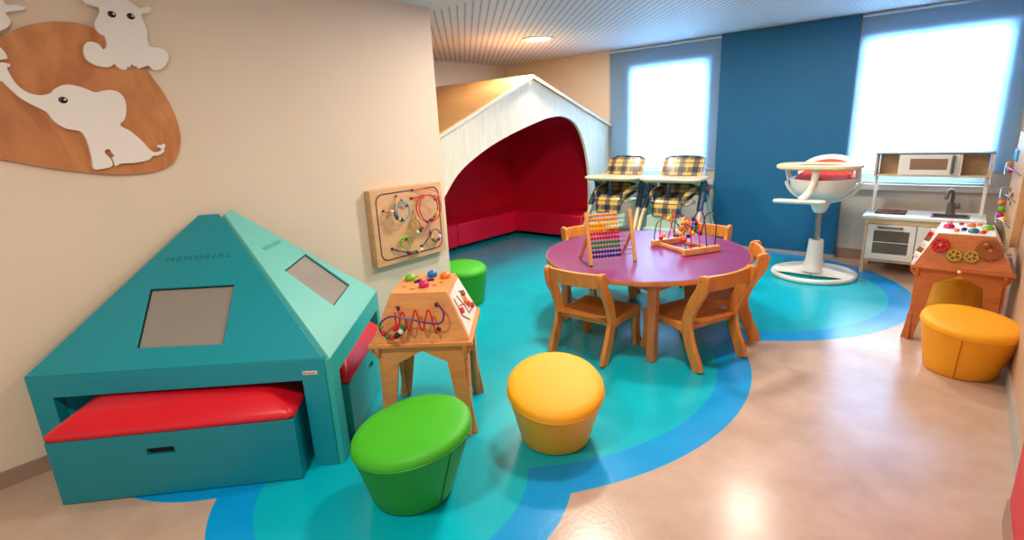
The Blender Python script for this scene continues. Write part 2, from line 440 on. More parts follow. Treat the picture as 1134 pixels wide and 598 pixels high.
# visible ceiling downlight
cl = thing('ceiling_light', 'round recessed ceiling downlight above the red reading nook', 'light', (-3.48, 4.62, CEIL))
MB().lathe([(0.13, 0), (0.165, 0), (0.165, -0.012), (0.13, -0.012)], (-3.48, 4.62, CEIL), 40, ring=True).build('rim', M['white'], cl)
MB().lathe([(0.001, 0.0), (0.132, 0.0), (0.132, -0.008), (0.001, -0.008)], (-3.48, 4.62, CEIL), 40).build('diffuser', M['lamp'], cl)

# ------------------------------------------------------------------ house shaped nook
XF = -3.552
FR = ((XF, 0, 0), (0, 1, 0), (0, 0, 1), (1, 0, 0))
ridge_y, ridge_z = 4.564, 1.965
ny, nz, fy, fz = 2.84, 1.275, 6.165, 1.435
house = thing('playhouse', 'white gabled playhouse with arched opening and deep red padded interior', 'playhouse', (XF - 0.8, 4.5, 0))
arch = spline([(2.92, 0, 0), (2.93, 0.3, 0), (3.03, 0.62, 0), (3.275, 0.905, 0), (3.478, 1.089, 0), (3.826, 1.257, 0), (4.222, 1.387, 0), (4.66, 1.495, 0),
               (4.927, 1.542, 0), (5.191, 1.541, 0), (5.443, 1.43, 0), (5.624, 1.148, 0), (5.701, 0.801, 0), (5.70, 0.4, 0), (5.66, 0, 0)], 5)
arch2 = [(p.x, p.y) for p in arch]
outer = [(2.84, 0)] + arch2 + [(fy, 0), (fy, fz - 0.02), (ridge_y, ridge_z - 0.02), (2.84, nz - 0.02)]
MB().prism(outer, FR, -0.035, 0.0).build('facade', M['pale_wood'], house, 0.002)
th = 0.028
def roofslab(y0, z0, y1, z1, x0, x1):
    d = V((0, y1-y0, z1-z0)).normalized(); n = V((0, -d.z, d.y))
    if n.z < 0: n = -n
    m = MB(); a = V((0, y0, z0)); b = V((0, y1, z1))
    q = [a, b, b + n*th, a + n*th]
    vs = [V((x, p.y, p.z)) for x in (x0, x1) for p in q]
    m.add(vs, [(0, 1, 2, 3), (7, 6, 5, 4), (0, 4, 5, 1), (1, 5, 6, 2), (2, 6, 7, 3), (3, 7, 4, 0)])
    return m
roofslab(ny, nz - 0.02, ridge_y, ridge_z - 0.02, -5.23, XF + 0.03).build('roof_panel', M['roof_wood'], house, 0.002)
roofslab(fy, fz - 0.02, ridge_y + 0.006, ridge_z - 0.018, -5.23, XF + 0.03).build('roof_panel', M['roof_wood'], house, 0.002)
for y0, z0 in ((ny, nz), (fy, fz)):
    m = roofslab(y0, z0 - 0.03, ridge_y, ridge_z - 0.03, XF + 0.03, XF + 0.045); m.build('gable_edge', M['pale_wood'], house, 0.002)
MB().prism([(2.85, 0), (6.1, 0), (6.1, 1.44), (4.57, 1.93), (2.85, 1.25)], ((-5.18, 0, 0), (0, 1, 0), (0, 0, 1), (1, 0, 0)), -0.04, 0.0).build('side_wall_pad', M['nook_red'], house)
MB().prism([(-5.18, 0), (-3.6, 0), (-3.6, 1.42), (-5.18, 1.42)], ((0, 6.10, 0), (1, 0, 0), (0, 0, 1), (0, 1, 0)), -0.0, 0.05).build('rear_wall_pad', M['nook_red'], house)
MB().prism([(-5.18, 0), (-3.6, 0), (-3.6, 1.2), (-5.18, 1.2)], ((0, 2.88, 0), (1, 0, 0), (0, 0, 1), (0, -1, 0)), -0.0, 0.03).build('front_wall_pad', M['nook_red'], house)
roofslab(2.9, 1.23, ridge_y, ridge_z - 0.09, -5.2, XF - 0.04).build('ceiling_lining', M['nook_red'], house)
roofslab(6.1, 1.40, ridge_y, ridge_z - 0.09, -5.2, XF - 0.04).build('ceiling_lining', M['nook_red'], house)
def bench(name_label, segs, legs):
    t = thing('upholstered_bench', name_label, 'bench', ((segs[0][0]+segs[0][1])/2, (segs[0][2]+segs[0][3])/2, 0), group='red benches in the playhouse')
    for s in segs:
        box('seat_block', M['nook_seat'], s, t, 0.018)
    for x, y in legs: MB().cyl((x, y, 0), (x, y, 0.05), 0.02).build('foot', M['black'], t)
    return t
bench('red upholstered bench along the left side of the playhouse', [(-5.17, -4.69, 3.62, 4.46, 0.045, 0.33), (-5.17, -4.69, 4.47, 5.60, 0.045, 0.33)], [(-4.74, 3.7), (-4.74, 4.42), (-4.74, 5.5), (-5.1, 3.7), (-5.1, 5.5)])
bench('red upholstered bench along the rear wall of the playhouse', [(-5.17, -3.62, 5.61, 6.09, 0.045, 0.33)], [(-4.74, 5.66), (-3.7, 5.66), (-3.7, 6.0)])
bench('low red bench end just visible past the left wall corner', [(-5.17, -4.15, 2.93, 3.5, 0.045, 0.30)], [(-4.2, 3.0), (-4.2, 3.44), (-5.1, 3.2)])

# ------------------------------------------------------------------ pyramid console
def console(label, P0, P1, A0, A1, flip, mat_panel, mat_side, screen, text, posts, loc, text_mat):
    """P0,P1 = front corners of the sloping panel, A0,A1 = truncated tip"""
    P0, P1, A0, A1 = V(P0), V(P1), V(A0), V(A1)
    t = thing('touchscreen_console', label, 'play console', loc, group='halves of the pyramid console')
    u = (P1 - P0).normalized(); n = (P1 - P0).cross(A1 - P0).normalized(); v = n.cross(u)
    if n.z < 0: n = -n; v = n.cross(u)
    uv = lambda p: ((p - P0).dot(u), (p - P0).dot(v))
    poly = [uv(P0), uv(P1), uv(A1), uv(A0)]
    fr = (P0, u, v, n)
    pan = MB().prism(poly, fr, -0.035, 0.0, holes=[screen]).build('sloping_panel', mat_panel, t, 0.003)
    MB().prism(screen, fr, -0.03, -0.014).build('screen', M['screen'], t)
    # screen edge
    cx = sum(p[0] for p in screen)/4; cy = sum(p[1] for p in screen)/4
    inner = [(cx + (p[0]-cx)*0.97, cy + (p[1]-cy)*0.97) for p in screen]
    MB().prism(screen, fr, -0.018, -0.01, holes=[inner]).build('screen_bezel', M['dark'], t)
    # engraved word; shade in the cut is given as a darker colour
    tx, ty, size, ang, stretch = text
    cu = bpy.data.curves.new('word', 'FONT'); cu.body = 'MEMORIAL'; cu.size = size; cu.extrude = 0.0012; cu.align_x = 'CENTER'; cu.space_character = 1.25
    tmp = bpy.data.objects.new('word', cu); COL.objects.link(tmp)
    bpy.context.view_layer.update()
    dg = bpy.context.evaluated_depsgraph_get()
    me = bpy.data.meshes.new_from_object(tmp.evaluated_get(dg))
    bpy.data.objects.remove(tmp)
    R = Matrix((u, v, n)).transposed().to_4x4()
    T = Matrix.Translation(P0 + u*tx + v*ty) @ R @ Matrix.Rotation(ang, 4, 'Z') @ Matrix.Diagonal((stretch, 1, 1, 1))
    me.transform(t.matrix_basis.inverted() @ T)
    me.materials.clear(); me.materials.append(text_mat)
    wo = bpy.data.objects.new('engraved_word', me); COL.objects.link(wo); wo.parent = t
    # front frame
    h = V((u.x, u.y, 0)).normalized(); w = (V((P1.x, P1.y, 0)) - V((P0.x, P0.y, 0))).length
    out = V((h.y, -h.x, 0))
    if out.dot(n) < 0: out = -out
    o0 = V((P0.x, P0.y, 0)); z0, z1 = P0.z, P1.z
    d = 0.0
    a, b = posts
    prof = [(0, 0), (0, z0 - 0.003), (w, z1 - 0.003), (w, 0), (w - b, 0), (w - b, z1 - 0.105), (a, z0 - 0.105), (a, 0)]
    frm = MB().prism(prof, (o0, h, V((0, 0, 1)), out), -0.05, 0.0); frm.build('front_frame', mat_side, t, 0.002)
    # front lip of the sloping panel
    MB().add([], [])
    # end walls and back
    def under(q):
        return P0.z - ((q[0]-P0.x)*n.x + (q[1]-P0.y)*n.y)/n.z - 0.06
    def slab(q0, q1, th=0.02):
        zt0, zt1 = under(q0), under(q1)
        q0 = V((q0[0], q0[1], 0)); q1 = V((q1[0], q1[1], 0)); dd = (q1-q0).normalized(); nn = V((dd.y, -dd.x, 0))
        return MB().prism([(0, 0), ((q1-q0).length, 0), ((q1-q0).length, zt1), (0, zt0)], (q0, dd, V((0, 0, 1)), nn), -th/2, th/2)
    return t, fr, o0, h, out, w, slab

Lc, Fc, Rc = (-3.013, 0.203, 0.50), (-2.006, 1.051, 0.531), (-2.723, 1.850, 0.50)
A0, A1 = (-3.052, 1.034, 1.085), (-2.97, 1.104, 1.087)
scrL = [(0.413, 0.423), (0.824, 0.416), (0.853, 0.098), (0.459, 0.107)]
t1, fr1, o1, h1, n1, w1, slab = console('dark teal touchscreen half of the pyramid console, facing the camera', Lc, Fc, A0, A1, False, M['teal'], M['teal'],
    scrL, (0.603, 0.578, 0.042, 0.03, 1.35), (0.10, 0.105), (-2.55, 0.7, 0), M['teal_word_shade'])
slab((-2.985, 0.25), (-3.05, 0.98)).build('end_panel', M['teal'], t1)
slab((-2.06, 1.055), (-2.95, 1.075)).build('inner_panel', M['teal'], t1)
# maker's plate
pl = MB().prism([(-0.032, -0.008), (0.032, -0.008), (0.032, 0.008), (-0.032, 0.008)], (V((o1 + h1*(w1 - 0.065)).to_tuple()) + V((0, 0, 0.463)), h1, V((0, 0, 1)), n1), 0, 0.003)
plo = lab(pl.build('maker_plate', M['tag'], t1), 'small silver plate with red mark')
MB().prism([(-0.028, -0.004), (-0.02, -0.004), (-0.02, 0.004), (-0.028, 0.004)], (o1 + h1*(w1 - 0.065) + V((0, 0, 0.463)), h1, V((0, 0, 1)), n1), 0.003, 0.004).build('plate_mark', M['tag_red'], plo)
MB().prism([(-0.016, -0.003), (0.026, -0.003), (0.026, 0.002), (-0.016, 0.002)], (o1 + h1*(w1 - 0.065) + V((0, 0, 0.463)), h1, V((0, 0, 1)), n1), 0.003, 0.0035).build('plate_mark', M['tag_red'], plo)

B0, B1 = (-2.95, 1.123, 1.083), (-3.028, 1.194, 1.09)
F2 = (-1.992, 1.075, 0.522)
scrR = [(0.514, 0.440), (0.889, 0.454), (0.882, 0.150), (0.495, 0.137)]
t2, fr2, o2, h2, n2, w2, slab = console('window-lit teal touchscreen half of the pyramid console, facing the room', F2, Rc, B0, B1, True, M['teal_lit_panel'], M['teal_lit_side'],
    scrR, (0.70, 0.585, 0.036, 0.0, 1.15), (0.105, 0.07), (-2.5, 1.5, 0), M['lit_word_shade'])
slab((-2.755, 1.80), (-3.02, 1.23)).build('end_panel', M['teal_lit_side'], t2)
slab((-2.06, 1.11), (-2.92, 1.135)).build('inner_panel', M['teal_lit_side'], t2)

def storage_bench(label, q0, q1, zt, inward, depth, mat, cush_h=0.085, handle_u=0.5, hw=0.055):
    q0, q1 = V((*q0, 0)), V((*q1, 0)); h = (q1-q0).normalized(); L = (q1-q0).length
    n = V((h.y, -h.x, 0)) * inward     # points out of the box front
    t = thing('storage_bench', label, 'bench', tuple((q0+q1)/2), group='benches pushed under the pyramid console')
    fr = (q0, h, V((0, 0, 1)), n)
    hz = zt - 0.085
    hole = rrect(L*handle_u - hw, L*handle_u + hw, hz - 0.016, hz + 0.016, 0.006, 3)
    box_b = MB().prism([(0, 0.005), (L, 0.005), (L, zt), (0, zt)], fr, -0.02, 0, holes=[hole])
    o, u, v, nn = fr
    T = Matrix((h, -n, V((0, 0, 1)))).transposed().to_4x4(); T.translation = q0
    box_b.box(0, L, 0.02, depth, 0.005, zt, T)
    bx = box_b.build('box', mat, t, 0.002)
    MB().prism(hole, fr, -0.025, -0.019).build('handle_recess', M['dark'], t)
    # tapered cushion
    loops = []
    for (ins, z) in ((0.004, zt), (-0.006, zt + 0.012), (-0.006, zt + 0.026), (0.02, zt + 0.045), (0.09, zt + cush_h - 0.012), (0.13, zt + cush_h), (0.2, zt + cush_h + 0.004)):
        iy = max(-0.006, min(ins, ins/0.2*depth*0.44)); r = rrect(ins, L - ins, iy, depth - iy, min(0.03, (depth - 2*iy)*0.4), 4)
        loops.append([T @ V((p[0], p[1], z)) for p in r])
    MB().loft(loops).build('cushion', M['red_vinyl'], t, angle=60)
    return t
storage_bench('shaded teal pull-out bench with red cushion and slot handle, facing the camera', (-2.717, 0.180), (-2.040, 0.896), 0.295, 1, 0.30, M['teal_box_shaded'], 0.10, 0.44)
storage_bench('teal pull-out bench with red cushion under the window-lit console half', (-2.14, 1.232), (-2.60, 1.77), 0.285, 1, 0.19, M['teal_lit_side'], 0.115, 0.55, 0.045)

# ------------------------------------------------------------------ wall decoration
def wall_shape(name, pts, x0, x1, mat, parent, n=3, sm=True):
    P = [(p.x, p.y) for p in spline([(a, b, 0) for a, b in pts], n, closed=True)] if sm else pts
    return MB().prism(P, ((0, 0, 0), (0, 1, 0), (0, 0, 1), (1, 0, 0)), x0, x1).build(name, mat, parent, 0.002)
BD = [(0.343, 1.422), (0.20, 1.455), (0.04, 1.52), (-0.07, 1.61), (-0.09, 1.71), (-0.01, 1.80), (0.14, 1.85), (0.30, 1.875), (0.451, 1.913), (0.546, 1.96), (0.656, 1.986), (0.766, 1.975), (0.888, 1.892), (0.979, 1.745), (1.026, 1.617), (1.036, 1.493), (1.01, 1.404), (0.961, 1.344), (0.868, 1.32), (0.736, 1.322), (0.634, 1.34), (0.509, 1.369), (0.423, 1.396)]
bo = wall_shape('wall_plaque', BD, XW, XW + 0.02, M['ply_board'], None, 5)
tag(bo, 'large egg shaped wooden plaque mounted on the left wall', 'wall decoration')
ELE = [(0.40, 1.742), (0.40, 1.785), (0.418, 1.800), (0.427, 1.807), (0.439, 1.804), (0.453, 1.8), (0.449, 1.79), (0.44, 1.786), (0.443, 1.763), (0.455, 1.723), (0.481, 1.693), (0.516, 1.68), (0.556, 1.688), (0.575, 1.706), (0.61, 1.724), (0.645, 1.724), (0.684, 1.711), (0.718, 1.695), (0.745, 1.702), (0.784, 1.706), (0.813, 1.692), (0.827, 1.659), (0.822, 1.613), (0.807, 1.575), (0.784, 1.548), (0.819, 1.521), (0.858, 1.473), (0.884, 1.428), (0.904, 1.417), (0.926, 1.421), (0.933, 1.432), (0.916, 1.442), (0.925, 1.451), (0.936, 1.448), (0.944, 1.455), (0.954, 1.447), (0.943, 1.428), (0.944, 1.418), (0.915, 1.4), (0.889, 1.399), (0.868, 1.381), (0.81, 1.372), (0.755, 1.373), (0.727, 1.363), (0.725, 1.382), (0.722, 1.402), (0.734, 1.412), (0.726, 1.422), (0.722, 1.438), (0.71, 1.442), (0.699, 1.43), (0.708, 1.411), (0.717, 1.395), (0.719, 1.371), (0.706, 1.36), (0.673, 1.355), (0.642, 1.358), (0.645, 1.415), (0.643, 1.483), (0.63, 1.523), (0.599, 1.533), (0.572, 1.544), (0.543, 1.573), (0.528, 1.609), (0.495, 1.634), (0.458, 1.663), (0.43, 1.703), (0.413, 1.73)]
HIP = [(0.755, 2.092), (0.755, 2.076), (0.769, 2.066), (0.79, 2.062), (0.806, 2.058), (0.805, 2.039), (0.791, 2.016), (0.777, 1.992), (0.776, 1.967), (0.788, 1.946), (0.801, 1.94), (0.806, 1.921), (0.803, 1.899), (0.793, 1.885), (0.784, 1.884), (0.774, 1.903), (0.753, 1.911), (0.73, 1.906), (0.716, 1.886), (0.71, 1.857), (0.717, 1.832), (0.738, 1.814), (0.771, 1.805), (0.8, 1.808), (0.817, 1.821), (0.829, 1.805), (0.848, 1.796), (0.861, 1.8), (0.867, 1.814), (0.871, 1.807), (0.881, 1.818), (0.886, 1.825), (0.893, 1.815), (0.904, 1.815), (0.908, 1.805), (0.942, 1.817), (0.955, 1.821), (0.968, 1.805), (0.987, 1.802), (1.019, 1.818), (1.042, 1.847), (1.05, 1.872), (1.041, 1.896), (1.017, 1.907), (0.991, 1.906), (0.976, 1.912), (0.973, 1.939), (0.979, 1.973), (0.976, 2.006), (0.969, 2.032), (0.969, 2.048), (0.977, 2.056), (0.996, 2.058), (1.014, 2.07), (1.014, 2.084), (0.995, 2.085), (0.968, 2.075), (0.952, 2.086), (0.926, 2.105), (0.892, 2.117), (0.858, 2.116), (0.821, 2.104), (0.802, 2.092), (0.789, 2.096), (0.774, 2.102)]
GIR = [(0.482, 1.998), (0.511, 2.008), (0.541, 2.017), (0.549, 2.028), (0.516, 2.034), (0.492, 2.03), (0.485, 2.05), (0.46, 2.09), (0.40, 2.11), (0.33, 2.09), (0.29, 2.03), (0.26, 1.95), (0.22, 1.88), (0.24, 1.82), (0.30, 1.79), (0.36, 1.81), (0.40, 1.80), (0.43, 1.817), (0.450, 1.822), (0.445, 1.85), (0.43, 1.875), (0.42, 1.90), (0.44, 1.92), (0.478, 1.945), (0.492, 1.972)]
def animal(name, label, pts, eyes):
    t = thing(name, label, 'wall decoration', (XW + 0.02, sum(p[0] for p in pts)/len(pts), min(p[1] for p in pts)), group='white animal cut-outs on the left wall')
    wall_shape('body', pts, XW + 0.02, XW + 0.04, M['elephant_white'], t, 3)
    for y, z in eyes:
        MB().sphere((XW + 0.04, y, z), 0.0165, 16, (0.3, 1, 0.85)).build('eye', M['eye'], t)
        MB().sphere((XW + 0.0445, y + 0.006, z + 0.002), 0.0045, 10, (0.5, 1, 1)).build('eye_glint', M['elephant_white'], t)
    return t
animal('elephant_cutout', 'white sitting elephant cut-out with raised trunk on the wooden plaque', ELE, [(0.595, 1.66)])
animal('hippo_cutout', 'white sitting hippo cut-out with two dark eyes at the plaque top', HIP, [(0.85, 2.035), (0.924, 2.035)])
animal('animal_cutout', 'white animal cut-out partly outside the frame, top left of the plaque', GIR, [(0.36, 2.03)])

# ------------------------------------------------------------------ bead helpers
def bead(parent, c, r, mat, s=(1, 1, 1), name='bead'):
    return MB().sphere(c, r, 12, s).build(name, M[mat], parent)

# wall bead board (left wall)
XB = -3.04
wb = thing('bead_maze_board', 'square wooden bead maze board hung at the end of the left wall', 'wall toy', (XW, 2.42, 0.542))
box('board', M['bead_board'], (XW, XB, 2.097, 2.747, 0.543, 1.083), wb, 0.004)
ro = rrect(2.135, 2.715, 0.578, 1.052, 0.06, 6); ri = rrect(2.143, 2.707, 0.586, 1.044, 0.054, 6)
FB = ((XB, 0, 0), (0, 1, 0), (0, 0, 1), (1, 0, 0))
MB().prism(ro, FB, -0.001, 0.0015, holes=[ri]).build('routed_track', M['track'], wb)
def bwire(pts, mat, r=0.0045, n=8, closed=False, name='wire'):
    return MB().tube(spline(pts, n, closed), r, 6, closed).build(name, M[mat], wb)
def loop3(cy, cz, ry, rz, turns, x0, x1, mat, ph=0):
    pts = []
    for i in range(int(turns*24) + 1):
        a = 2*PI*i/24 + ph; k = i/(turns*24)
        pts.append((x0 + (x1-x0)*k, cy + ry*math.cos(a), cz + rz*math.sin(a)))
    MB().tube(pts, 0.0045, 6).build('wire', M[mat], wb)
loop3(2.56, 0.905, 0.095, 0.10, 2, XB + 0.02, XB + 0.09, 'c_red', PI/2)
bwire([(XB, 2.445, 0.99), (XB + 0.02, 2.50, 0.995), (XB + 0.03, 2.56, 1.0)], 'c_red')
bwire([(XB, 2.46, 1.048), (XB + 0.03, 2.56, 1.045), (XB + 0.03, 2.66, 1.02), (XB + 0.02, 2.70, 0.96), (XB, 2.675, 0.954)], 'c_coral')
loop3(2.32, 0.915, 0.062, 0.07, 1.5, XB + 0.015, XB + 0.07, 'c_cyan', 0.4)
bwire([(XB, 2.31, 1.02), (XB + 0.04, 2.285, 0.99), (XB + 0.06, 2.255, 0.94), (XB + 0.05, 2.25, 0.89), (XB + 0.02, 2.29, 0.87)], 'c_yellow')
bwire([(XB, 2.355, 0.987), (XB + 0.03, 2.31, 0.98), (XB + 0.06, 2.25, 0.93), (XB + 0.03, 2.20, 0.925), (XB, 2.19, 0.935)], 'c_coral')
loop3(2.44, 0.79, 0.045, 0.045, 1.6, XB + 0.01, XB + 0.05, 'c_oldgold', PI/2)
bwire([(XB, 2.45, 0.90), (XB + 0.03, 2.445, 0.86), (XB + 0.03, 2.44, 0.83)], 'c_oldgold')
loop3(2.345, 0.685, 0.05, 0.042, 1.5, XB + 0.01, XB + 0.045, 'c_lime', 0)
bwire([(XB, 2.23, 0.658), (XB + 0.03, 2.30, 0.625), (XB + 0.035, 2.38, 0.60), (XB + 0.03, 2.46, 0.605), (XB + 0.02, 2.51, 0.64), (XB + 0.03, 2.56, 0.69), (XB, 2.60, 0.73)], 'c_purple')
loop3(2.62, 0.69, 0.045, 0.045, 1, XB + 0.03, XB + 0.035, 'c_purple', PI/2)
cols = ['c_red', 'c_green', 'c_navy', 'c_yellow', 'c_white', 'c_black']
for i, (y, z) in enumerate([(2.245, 0.925), (2.252, 0.90), (2.262, 0.88), (2.28, 0.865), (2.225, 0.93), (2.305, 0.86), (2.62, 0.645), (2.595, 0.655), (2.645, 0.652), (2.582, 0.68), (2.66, 0.675), (2.345, 0.61), (2.37, 0.603), (2.395, 0.60), (2.42, 0.60), (2.445, 0.602), (2.47, 0.61), (2.56, 0.815), (2.585, 0.82), (2.605, 0.835), (2.53, 0.81), (2.625, 0.86), (2.43, 0.75), (2.455, 0.755), (2.475, 0.775)]):
    bead(wb, (XB + (0.055 if i < 6 else 0.035 if i < 17 else 0.06), y, z), 0.0135, cols[i % 6])
for y, z in [(2.46, 1.048), (2.442, 0.991), (2.31, 1.022), (2.354, 0.987), (2.396, 0.943), (2.364, 0.705), (2.23, 0.658), (2.499, 0.626), (2.675, 0.954), (2.19, 0.935)]:
    MB().cyl((XB - 0.001, y, z), (XB + 0.008, y, z), 0.009, n=10).build('wire_socket', M['c_black'], wb)

# ------------------------------------------------------------------ activity tables (frustum on four legs)
def activity_table(name, label, loc, rz, ply, kind):
    t = thing(name, label, 'activity table', loc, rz, 'wooden activity tables')
    T = t.matrix_basis
    w = lambda x, y, z: T @ V((x, y, z))
    R3 = T.to_3x3()
    S = 0.245; ZT = 0.5; a, bb = 0.135, (0.165 if kind == 'beads' else 0.195); ZP = 0.72 if kind == 'beads' else 0.695; sh = 0.0 if kind == 'beads' else 0.045
    def bx(x0, x1, y0, y1, z0, z1): return (x0, x1, y0, y1, z0, z1)
    box('table_board', ply, (-S, S, -S, S, ZT - 0.02, ZT), t, 0.003, T)
    # frustum sides
    top = [V((-a, -bb + sh, ZP)), V((a, -bb + sh, ZP)), V((a, bb + sh, ZP)), V((-a, bb + sh, ZP))]
    k = 0.015
    bot = [V((-S + k, -S + k, ZT)), V((S - k, -S + k, ZT)), V((S - k, S - k, ZT)), V((-S + k, S - k, ZT))]
    fr = {}
    for i, nm in enumerate(('front', 'right', 'back', 'left')):
        p = [bot[i], bot[(i+1) % 4], top[(i+1) % 4], top[i]]
        u = (p[1]-p[0]).normalized(); n = (p[1]-p[0]).cross(p[3]-p[0]).normalized(); v = n.cross(u)
        c = (p[0]+p[1]) / 2
        fr[nm] = (T @ c, R3 @ u, R3 @ v, R3 @ n)
        pts = [((q-c).dot(u), (q-c).dot(v)) for q in p]
        face_mat = ply
        if kind == 'gears' and nm in ('left', 'right'): face_mat = M['white_panel']
        MB().prism(pts, fr[nm], -0.018, 0.0).build('side_panel', face_mat, t, 0.002)
        fr[nm + '_h'] = (p[3]-(p[0]+p[1])/2).dot(v)
    box('top_panel', M['white_panel'] if kind == 'gears' else ply, (-a, a, -bb + sh, bb + sh, ZP - 0.018, ZP + 0.004), t, 0.002, T)
    # legs: each side one cut-out board
    LH = ZT - 0.02
    prof_l = [(-S, LH), (-S + 0.005, LH - 0.03), (-S + 0.045, LH - 0.075), (-S + 0.042, LH - 0.2), (-S + 0.004, 0.0), (-S + 0.066, 0.0), (-S + 0.118, LH - 0.17), (-S + 0.128, LH - 0.09), (-0.0, LH - 0.03)]
    prof = prof_l + [(-x, z) for x, z in reversed(prof_l[:-1])]
    ins = 0.03
    for ang in (0, PI/2, PI, 1.5*PI):
        Rm = Matrix.Rotation(ang, 3, 'Z')
        o = T @ (Rm @ V((0, -S + ins, 0)))
        # slight outward splay towards the floor
        vz = (Rm @ V((0, 0.03, 1))).normalized()
        MB().prism(prof, (o - (R3 @ (Rm @ V((0, 0.0, 0)))), R3 @ (Rm @ V((1, 0, 0))), R3 @ V((0, 0, 1)), R3 @ (Rm @ V((0, -1, 0)))), -0.018, 0.0).build('leg_panel', ply, t, 0.002)
    P = lambda nm, x, y, d: fr[nm][0] + fr[nm][1]*x + fr[nm][2]*y + fr[nm][3]*d
    return t, T, fr, P, ZP

# left table: bead wire
c45 = math.atan2(0.302, 0.375)
ta, Ta, fa, Pa, ZPa = activity_table('activity_table', 'pale wooden bead activity table standing by the left wall end', (-1.98, 1.628, 0), c45, M['ply'], 'beads')
def tw(pts, mat, r=0.0045, n=8): return MB().tube(spline(pts, n), r, 6).build('wire', M[mat], ta)
F_ = lambda x, y, d: Pa('front', x, y, d)
tw([F_(-0.10, 0.165, 0), F_(-0.10, 0.15, 0.05), F_(-0.09, 0.07, 0.06), F_(-0.065, 0.15, 0.06), F_(-0.035, 0.06, 0.06), F_(-0.005, 0.155, 0.06), F_(0.025, 0.06, 0.06), F_(0.055, 0.155, 0.06), F_(0.085, 0.05, 0.05), F_(0.09, 0.06, 0)], 'c_red')
tw([F_(0.085, 0.175, 0.0), F_(0.10, 0.175, 0.05), F_(0.125, 0.14, 0.06), F_(0.115, 0.095, 0.07), F_(0.06, 0.095, 0.08), F_(-0.04, 0.12, 0.085), F_(-0.12, 0.13, 0.08), F_(-0.165, 0.095, 0.08), F_(-0.155, 0.05, 0.07), F_(-0.10, 0.03, 0.06), F_(-0.055, 0.07, 0.05), F_(-0.06, 0.10, 0.0)], 'c_purple')
for x, y, c in ((-0.165, 0.085, 'c_lime'), (-0.152, 0.055, 'c_red'), (-0.132, 0.04, 'c_green'), (-0.112, 0.035, 'c_red'), (-0.09, 0.045, 'c_black'), (-0.072, 0.06, 'c_white'), (-0.06, 0.082, 'c_green'), (-0.10, 0.075, 'c_red')):
    bead(ta, F_(x, y, 0.068), 0.0135, c)
for x, y in ((-0.10, 0.165), (0.085, 0.175), (0.09, 0.06)): bead(ta, F_(x, y, 0.006), 0.011, 'c_black', name='wire_socket')
for x, y, c in ((-0.085, 0.06, 'c_lime'), (0.02, 0.115, 'c_blue'), (0.095, 0.075, 'c_orange'), (0.01, -0.07, 'c_magenta')):
    p = Ta @ V((x, y, ZPa + 0.016)); bead(ta, p, 0.027, c, (1, 1, 0.8), 'knob_ball')
MB().tube(spline([Ta @ V(q) for q in ((-0.05, 0.0, ZPa + 0.008), (-0.03, 0.015, ZPa + 0.012), (-0.005, 0.0, ZPa + 0.008), (0.02, 0.03, ZPa + 0.012), (0.04, 0.04, ZPa + 0.008))], 6), 0.008, 8).build('wavy_slider', M['c_purple'], ta)
for x, y in ((-0.06, 0.12), (-0.04, -0.10), (0.06, -0.05), (0.07, 0.12), (-0.09, -0.05), (0.085, 0.0), (-0.03, 0.07)):
    p = Ta @ V((x, y, ZPa + 0.004)); MB().cyl(p, p + V((0, 0, 0.008)), 0.011, n=14).build('wooden_peg', M['beech'], ta)
pts = [(-0.20, 0.012), (0.20, 0.012), (0.155, 0.215), (-0.155, 0.215)]
mp_ = MB().prism(pts, fa['right'], 0.0, 0.004).build('maze_panel', M['white_panel'], ta)
R_ = lambda x, y, d: Pa('right', x, y, d)
for q in ([(-0.13, 0.19), (-0.14, 0.10), (-0.05, 0.04)], [(-0.06, 0.18), (-0.02, 0.12), (0.0, 0.06), (0.08, 0.05)], [(0.02, 0.18), (0.08, 0.16), (0.07, 0.10), (0.13, 0.07)], [(-0.1, 0.14), (-0.02, 0.12)]):
    MB().tube([R_(x, y, 0.005) for x, y in q], 0.0035, 6).build('maze_track', M['c_brown'], mp_)
for x, y, c in ((-0.125, 0.12, 'c_red'), (0.03, 0.12, 'c_orange'), (0.06, 0.09, 'c_coral'), (0.11, 0.06, 'c_red'), (0.05, 0.155, 'c_brown')):
    MB().cyl(R_(x, y, 0.004), R_(x, y, 0.02), 0.016, n=16).build('maze_slider', M[c], mp_)

# right table: gears
tb, Tb, fb, Pb, ZPb = activity_table('activity_table', 'wooden gear activity table standing in front of the toy kitchen', (0.075, 4.297, 0), 0.0, M['ply_warm_lit'], 'gears')
def gear(x, y, r, teeth, mat, spokes, knob=False):
    out = []
    for i in range(teeth):
        a = 2*PI*i/teeth; da = 2*PI/teeth
        for f, rr in ((-0.30, 0.84), (-0.14, 1.0), (0.14, 1.0), (0.30, 0.84)):
            out.append((x + r*rr*math.cos(a + f*da), y + r*rr*math.sin(a + f*da)))
    holes = []
    if spokes:
        for i in range(spokes):
            a0 = 2*PI*i/spokes; w = 2*PI/spokes
            hp = [(x + r*0.62*math.cos(a0 + w*k), y + r*0.62*math.sin(a0 + w*k)) for k in (0.18, 0.4, 0.6, 0.82)]
            hp += [(x + r*0.25*math.cos(a0 + w*k), y + r*0.25*math.sin(a0 + w*k)) for k in (0.65, 0.35)]
            holes.append(hp)
    g = MB().prism(out, fb['front'], 0.004, 0.016, holes=holes).build('gear', M[mat], tb)
    c = Pb('front', x, y, 0.0)
    MB().cyl(c, c + fb['front'][3]*0.022, r*0.16, n=12).build('gear_axle', M['beech'], g)
    if knob: bead(g, Pb('front', x - r*0.25, y + r*0.35, 0.035), r*0.28, 'c_brown', name='gear_knob')
gear(-0.115, 0.135, 0.047, 14, 'c_red', 5)
gear(-0.042, 0.078, 0.042, 16, 'c_oldgold', 5)
